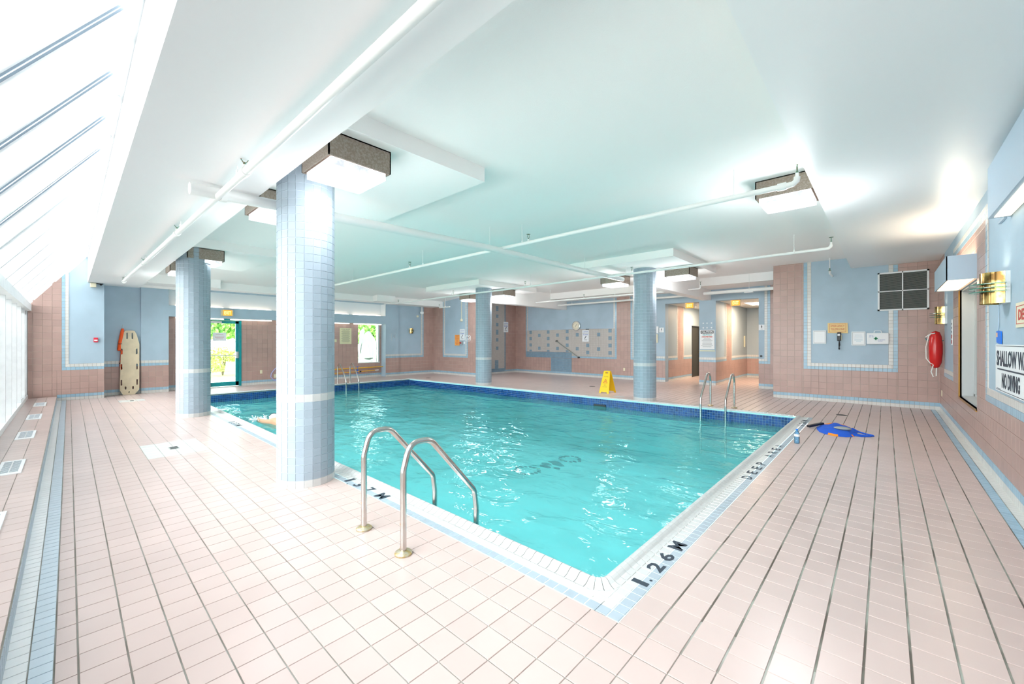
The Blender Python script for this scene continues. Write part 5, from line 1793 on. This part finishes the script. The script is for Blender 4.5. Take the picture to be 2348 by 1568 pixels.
m = MB(); m.tube([(-15.62, 7.92, .26), (-15.62, 7.99, .262)], .026, 10); m.build('clamp', ['black'], t, smooth=True)
m = MB(); m.tube([(-15.65, 4.98, .62), (-15.66, 4.84, .50), (-15.66, 4.74, .36), (-15.66, 4.72, .24), (-15.66, 4.80, .14), (-15.66, 4.95, .06), (-15.66, 5.2, .03)], .014, 8)
tag(m.build('vacuum_hose', ['hose'], smooth=True), 'lilac hose loop lying against the pink wall behind the near column', 'hose')

# ================================================================== FLOOR THINGS
# ledge grilles
for i, x in enumerate((-13.33, -11.2, -9.1, -6.86, -4.75, -2.6)):
    t = empty('floor_grille', (x, -.42, .112), ['farthest', 'second farthest', 'third farthest', 'fourth farthest', 'fifth farthest', 'nearest'][i] + ' white air grille set into the window ledge', 'grille')
    m = MB(); m.box(x - .36, -.505, .110, x + .36, -.33, .119); m.build('frame', ['white'], t, bevel=.002)
    m = MB(); m.box(x - .29, -.478, .1185, x + .29, -.358, .120); m.build('opening', ['frame_seal'], t)
    for k in range(13):
        m = MB(); xx = x - .288 + k * .048
        m.box(xx - .006, -.478, .119, xx + .006, -.358, .1225); m.build('slat', ['white'], t)
    m = MB(); m.box(x - .29, -.422, .119, x + .29, -.412, .1225); m.build('cross_bar', ['white'], t)
for (x, y, w_, h_, lb) in ((-7.16, .97, .16, .10, 'rectangular floor drain in the larger white tile patch'), (-13.66, 1.05, .14, .08, 'rectangular floor drain in the white patch by the spine board')):
    t = empty('floor_drain', (x, y, .004), lb, 'drain')
    m = MB(); m.box(x - w_ / 2, y - h_ / 2, .0035, x + w_ / 2, y + h_ / 2, .007); m.build('plate', ['vent_fin'], t)
    for k in range(6):
        m = MB(); xx = x - w_ / 2 + .015 + k * (w_ - .03) / 5; m.box(xx - .004, y - h_ / 2 + .008, .007, xx + .004, y + h_ / 2 - .008, .0085); m.build('slot', ['black'], t)
for (x, y, r, lb) in ((-.636, 10.35, .08, 'round dark floor drain near the phone wall'), (-13.5, 9.75, .09, 'round dark drain behind the far corner of the pool'), (-7.04, 11.54, .09, 'round dark drain in front of the clock wall')):
    t = empty('floor_drain', (x, y, .004), lb, 'drain')
    m = MB(); m.lathe([(0, .004), (r, .004), (r + .01, .001)], (x, y, .003), 24); m.build('cover', ['dark_door'], t)
    m = MB(); m.lathe([(r * .3, .0052), (r * .45, .0052)], (x, y, .003), 20); m.lathe([(r * .65, .0052), (r * .8, .0052)], (x, y, .003), 20); m.build('slot', ['black'], t)
m = MB(); m.lathe([(0, .006), (.13, .006), (.15, .0035)], (-5.2, 9.85, .0), 24); tag(m.build('floor_drain', ['coping_white']), 'pale round lid in the floor before the yellow sign', 'drain')  # flat round lid in the floor, not one of the drains

# wet floor sign (open A-frame)
t = empty('wet_floor_sign', (-5.83, 10.4, 0), 'yellow folding wet floor sign standing by the far pool edge', 'sign')


def aframe(yb, yt, name):
    poly = [(-.155, 0), (-.10, 0), (-.085, .035), (.085, .035), (.10, 0), (.155, 0), (.10, .60), (.085, .62), (-.085, .62), (-.10, .60)]
    hole = [(-.045, .55), (.045, .55), (.045, .59), (-.045, .59)]
    cu = bpy.data.curves.new('p', 'CURVE'); cu.dimensions = '2D'; cu.fill_mode = 'BOTH'; cu.extrude = .006
    for lp in (poly, hole):
        sp = cu.splines.new('POLY'); sp.points.add(len(lp) - 1); sp.use_cyclic_u = True
        for q, (a, b) in zip(sp.points, lp): q.co = (a, b, 0, 1)
    tmp = bpy.data.objects.new('tmp', cu); COL.objects.link(tmp)
    me = bpy.data.meshes.new_from_object(tmp); bpy.data.objects.remove(tmp); bpy.data.curves.remove(cu)
    for v in me.vertices:
        a, b, c = v.co
        v.co = (-5.84 + a, yb + (yt - yb) * b / .62 + c, .005 + b)
    me.materials.clear(); me.materials.append(M['yellow'])
    o = bpy.data.objects.new(name, me); COL.objects.link(o); o.parent = t; o.matrix_parent_inverse = Matrix.Translation(-t.location)
    return o


aframe(10.19, 10.37, 'front_panel'); aframe(10.60, 10.42, 'back_panel')


def on_panel(z): return 10.19 + (.18) * z / .62 - .0085


for (s_, z, w_, h_, mk_) in (('CAUTION', .46, .14, .028, 'ink'), ('WET', .23, .08, .028, 'ink'), ('FLOOR', .18, .13, .026, 'ink')):
    text(s_, .03, (-5.84, on_panel(z), z), '-y', mk_, t, width=w_, height=h_)
m = MB(); zc = .34
tri = [(-5.84 - .06, zc - .05), (-5.84 + .06, zc - .05), (-5.84, zc + .06)]
for a, b in ((0, 1), (1, 2), (2, 0)):
    m.bar((tri[a][0], on_panel(tri[a][1]), tri[a][1]), (tri[b][0], on_panel(tri[b][1]), tri[b][1]), .010, .003, up=(0, 1, 0))
m.bar((-5.85, on_panel(.33), .325), (-5.83, on_panel(.36), .355), .016, .003, up=(0, 1, 0)); m.bar((-5.87, on_panel(.31), .31), (-5.84, on_panel(.33), .33), .008, .003, up=(0, 1, 0))
m.bar((-5.83, on_panel(.33), .33), (-5.81, on_panel(.31), .305), .008, .003, up=(0, 1, 0))
m.build('warning_triangle', ['red_ink'], t)

# water bottle
bx_, by_ = -.93, 7.03
t = empty('water_bottle', (bx_, by_, .004), 'small clear blue water bottle standing on the pool deck', 'bottle')
m = MB(); m.lathe([(0, 0), (.030, .0), (.033, .008), (.033, .045), (.031, .05), (.033, .055), (.033, .125), (.030, .15), (.018, .172), (.013, .178), (.013, .19)], (bx_, by_, .004), 20); m.build('body', ['bottle_blue'], t, smooth=True)
m = MB(); m.lathe([(.0335, .10), (.0335, .135)], (bx_, by_, .004), 20); m.build('label', ['white'], t, smooth=True)
m = MB(); m.lathe([(.0, .205), (.013, .204), (.015, .20), (.015, .188), (.0, .188)], (bx_, by_, .004), 14); m.build('cap', ['tape_blue'], t, smooth=True)

# mesh swim bag lying flat
t = empty('swim_bag', (-.5, 8.4, 0), 'crumpled blue drawstring swim bag with orange patches on the deck', 'bag')
outl = [(-.84, 8.38), (-.78, 8.15), (-.70, 8.02), (-.56, 7.94), (-.44, 7.97), (-.36, 8.06), (-.34, 8.20), (-.32, 8.5), (-.40, 8.78), (-.52, 8.98), (-.62, 9.08), (-.74, 9.02), (-.82, 8.85), (-.86, 8.6)]
NR = 9
m = MB()
cxb, cyb = -.6, 8.5
base = 0
ringN = 56


def outp(f):
    n = len(outl); g = f * n; i = int(g) % n; fr_ = g - int(g)
    a, b = outl[i], outl[(i + 1) % n]
    return a[0] + (b[0] - a[0]) * fr_, a[1] + (b[1] - a[1]) * fr_


vs_ = []
for r in range(NR + 1):
    for k in range(ringN):
        ox, oy = outp(k / ringN); s_ = r / NR
        x = cxb + (ox - cxb) * s_; y = cyb + (oy - cyb) * s_
        hgt = (.075 * (1 - s_ ** 3) + .022 * noise.noise(Vector((x * 9, y * 7, 0))) * (1 - s_ ** 4)) + .006
        vs_.append((x, y, max(.006, hgt)))
m.v = vs_
for r in range(NR):
    for k in range(ringN):
        m.f.append((r * ringN + k, (r + 1) * ringN + k, (r + 1) * ringN + (k + 1) % ringN, r * ringN + (k + 1) % ringN))
        kk = k / ringN
        mi = 0
        if r in (4, 5, 6, 7) and (.76 < kk < .86 or .57 < kk < .64): mi = 1
        if r == 8 and (.16 < kk < .22 or .34 < kk < .39): mi = 1
        m.m.append(mi)
m.build('bag_body', ['bag_blue', 'bag_orange'], t, smooth=True)
m = MB()
m.tube([(-.36, 8.2, .03), (-.28, 8.25, .015), (-.20, 8.27, .012), (-.13, 8.33, .012)], .012, 6); m.tube([(-.40, 8.7, .03), (-.31, 8.5, .02), (-.22, 8.42, .012), (-.14, 8.36, .012)], .012, 6)
m.tube([(-.37, 8.15, .02), (-.27, 8.16, .012), (-.17, 8.25, .012), (-.14, 8.34, .014)], .010, 6)
m.build('drawstring', ['bag_blue'], t, smooth=True)
m = MB(); m.bar((-.95, 8.36, .04), (-.78, 8.62, .075), .05, .03); m.build('black_strap', ['black'], t)
m = MB(); m.ball((-.50, 8.27, .085), .13, sx=.85, sy=.55, sz=.22, nu=14, nv=8)
tag(m.build('goggle_case', ['vent_fin'], smooth=True), 'grey flattened goggle case lying on the blue swim bag', 'case')

# swimmer
t = empty('swimmer', (-9.5, 2.9, -.2), 'swimmer in a white cap reaching one arm forward in the water', 'person')
vsk = [((0, 0, 0), .13), ((.25, 0, .02), .14), ((.45, .0, .02), .13), ((-.30, 0, -.01), .14), ((-.42, .09, -.02), .09), ((-.80, .10, -.05), .065), ((-1.18, .11, -.12), .045), ((-1.30, .11, -.14), .035),
       ((-.42, -.09, -.02), .09), ((-.80, -.10, -.10), .065), ((-1.18, -.11, -.06), .045), ((-1.30, -.11, -.06), .035),
       ((.52, .02, .03), .06), ((.50, .19, .03), .065), ((.80, .24, .04), .045), ((1.05, .18, .035), .032), ((.48, -.19, .0), .065), ((.25, -.30, -.12), .042), ((.02, -.33, -.2), .03)]
esk = [(0, 1), (1, 2), (0, 3), (3, 4), (4, 5), (5, 6), (6, 7), (3, 8), (8, 9), (9, 10), (10, 11), (2, 12), (2, 13), (13, 14), (14, 15), (2, 16), (16, 17), (17, 18)]
# five fingers at the leading hand
base_i = 15
vsk.append(((1.12, .175, .03), .030)); esk.append((15, len(vsk) - 1)); palm = len(vsk) - 1
for k, (dy, L) in enumerate(((-.03, .075), (-.01, .085), (.01, .08), (.03, .065), (-.045, .04))):
    a = len(vsk); vsk.append(((1.12 + L * .5, .175 + dy, .03), .010)); vsk.append(((1.12 + L, .175 + dy * 1.2, .022), .008))
    esk += [(palm, a), (a, a + 1)]
me = bpy.data.meshes.new('body')
sx_, sy_ = -1, 1
me.from_pydata([(-8.85 - v[0][0], 2.93 + v[0][1] * -1, -.235 + v[0][2]) for v in vsk], esk, [])
body = bpy.data.objects.new('body', me); COL.objects.link(body)
sk = body.modifiers.new('skin', 'SKIN')
for i, (p_, r) in enumerate(vsk):
    me.skin_vertices[0].data[i].radius = (r, r)
me.skin_vertices[0].data[0].use_root = True
body.modifiers.new('sub', 'SUBSURF').levels = 2
body.modifiers['sub'].render_levels = 2
me.materials.append(M['skin'])
body.parent = t; body.matrix_parent_inverse = Matrix.Translation(-t.location)
hx, hy, hz = -9.60, 2.955, -.17
m = MB(); m.ball((hx, hy, hz - .02), .095, sx=1.15, sy=.85, sz=.95, nu=18, nv=12)
m.ball((hx - .02, hy - .005, hz - .115), .02, nu=8, nv=6, sz=1.3)                     # nose (face turned down)
m.ball((hx + .0, hy - .082, hz - .03), .022, sy=.4, nu=8, nv=6); m.ball((hx + .0, hy + .082, hz - .03), .022, sy=.4, nu=8, nv=6)
m.build('head', ['skin'], t, smooth=True)
m = MB(); m.ball((hx + .005, hy, hz + .0), .102, sx=1.15, sy=.9, sz=.95, nu=20, nv=12); m.build('swim_cap', ['cap_white'], t, smooth=True)
m = MB(); m.tube([(hx - .06, hy - .085, hz + .03), (hx - .02, hy - .06, hz + .085), (hx, hy, hz + .104), (hx, hy + .06, hz + .085)], .006, 6); m.build('goggle_strap', ['black'], t)
m = MB(); m.ball((-8.75, 2.93, -.24), .16, sx=1.6, sy=1, sz=.72, nu=14, nv=8); m.build('swimsuit', ['navy_cloth'], t, smooth=True)
# splash ahead of the swimmer
m = MB(); rs = random.Random(5)
for k in range(90):
    a = rs.uniform(-9.95, -9.55); b = rs.uniform(2.55, 2.9)
    m.ball((a, b, -.20 + rs.random() ** 2 * .09), rs.uniform(.004, .016), nu=6, nv=4, sx=2.0)
for k in range(7):
    a = -9.9 + k * .05
    m.ball((a, 2.62 + .03 * k, -.20), .05, sx=1.2, sy=.8, sz=.5 + .12 * k, nu=10, nv=6)
so = m.build('water_splash', ['foam'], smooth=True); so['kind'] = 'stuff'
tag(so, 'white splash of water around the swimmer arm', 'splash')

# ================================================================== OUTSIDE (seen through door and window)
m = MB(); m.box(-60, -40, -.35, -16.0, 60, -.12); g_ = m.build('garden_lawn', ['grass']); tag(g_, 'sunlit lawn outside the exit door', 'lawn')
m = MB(); m.box(-16.0, -40, -.35, 30, -0.95, -.12); g_ = m.build('outside_paving', ['paving']); tag(g_, 'pale paving outside the long glazed wall', 'paving')
m = MB(); m.box(-19.5, 0, -.119, -16.45, 12, -.06); tag(m.build('garden_path', ['paving']), 'pale gravel strip just outside the exit door', 'path')
rs = random.Random(11)


def shrub(x, y, z, r, sz, mk_, label, name='garden_shrub', n=420, cat='shrub', lf=.09):
    m = MB()
    for k in range(n):
        th = rs.uniform(0, 2 * math.pi); ph = math.acos(rs.uniform(-.25, 1)); rr = r * rs.uniform(.55, 1.05)
        c = Vector((x + rr * math.sin(ph) * math.cos(th), y + rr * math.sin(ph) * math.sin(th), z + rr * sz * (math.cos(ph) + .3)))
        u = Vector((rs.uniform(-1, 1), rs.uniform(-1, 1), rs.uniform(-1, 1))).normalized(); v = u.orthogonal().normalized()
        s_ = lf * rs.uniform(.6, 1.4)
        m.quadf([c - u * s_, c + v * s_ * .5, c + u * s_, c - v * s_ * .5])
    o = m.build('foliage', [mk_])
    t = empty(name, (x, y, z), label, cat)
    o.parent = t; o.matrix_parent_inverse = Matrix.Translation(-t.location); o['kind'] = 'stuff'
    m = MB()
    for k in range(5):
        a = 2 * math.pi * k / 5; m.tube([(x, y, -.13), (x + .2 * r * math.cos(a), y + .2 * r * math.sin(a), z + r * sz * .5)], .02 + r * .015, 6)
    m.build('stem', ['bark'], t)


shrub(-19.6, 3.7, .25, .55, .8, 'leaf_pale', 'rounded yellow-green shrub just outside the door, lower in the glass', n=1500, lf=.035)
shrub(-23.0, 4.9, .5, .7, .8, 'leaf_pale', 'rounded shrub further out in the garden', n=1400, lf=.05)
shrub(-31, 5.0, 1.6, 2.2, .95, 'leaf', 'large leafy tree behind the garden wall, left in the door glass', 'garden_tree', 5000, 'tree', .16)
shrub(-31, 9.6, 1.7, 2.2, .95, 'leaf', 'large leafy tree seen at the handle side of the door', 'garden_tree', 5000, 'tree', .16)
shrub(-27, 14.6, 1.3, 2.2, .95, 'leaf', 'leafy tree seen through the misted window', 'garden_tree', 4000, 'tree', .15)
shrub(-24, 19.6, 1.3, 2.2, .95, 'leaf', 'leafy tree at the far side of the misted window', 'garden_tree', 1800, 'tree', .24)
m = MB(); m.box(-27.0, 4.0, -.12, -26.5, 10.5, .75); tag(m.build('garden_wall', ['stone']), 'low pale stone wall in the garden', 'wall')
for k in range(14):
    m = MB(); x, y = rs.uniform(-19.2, -17.2), rs.uniform(3.6, 6.2)
    m.ball((x, y, -.02), rs.uniform(.07, .14), sx=1.3, sz=.5, nu=8, nv=5)
    tag(m.build('garden_stone', ['stone']), 'pale rounded stone in the rockery outside the door', 'stone', 'stones in the rockery')
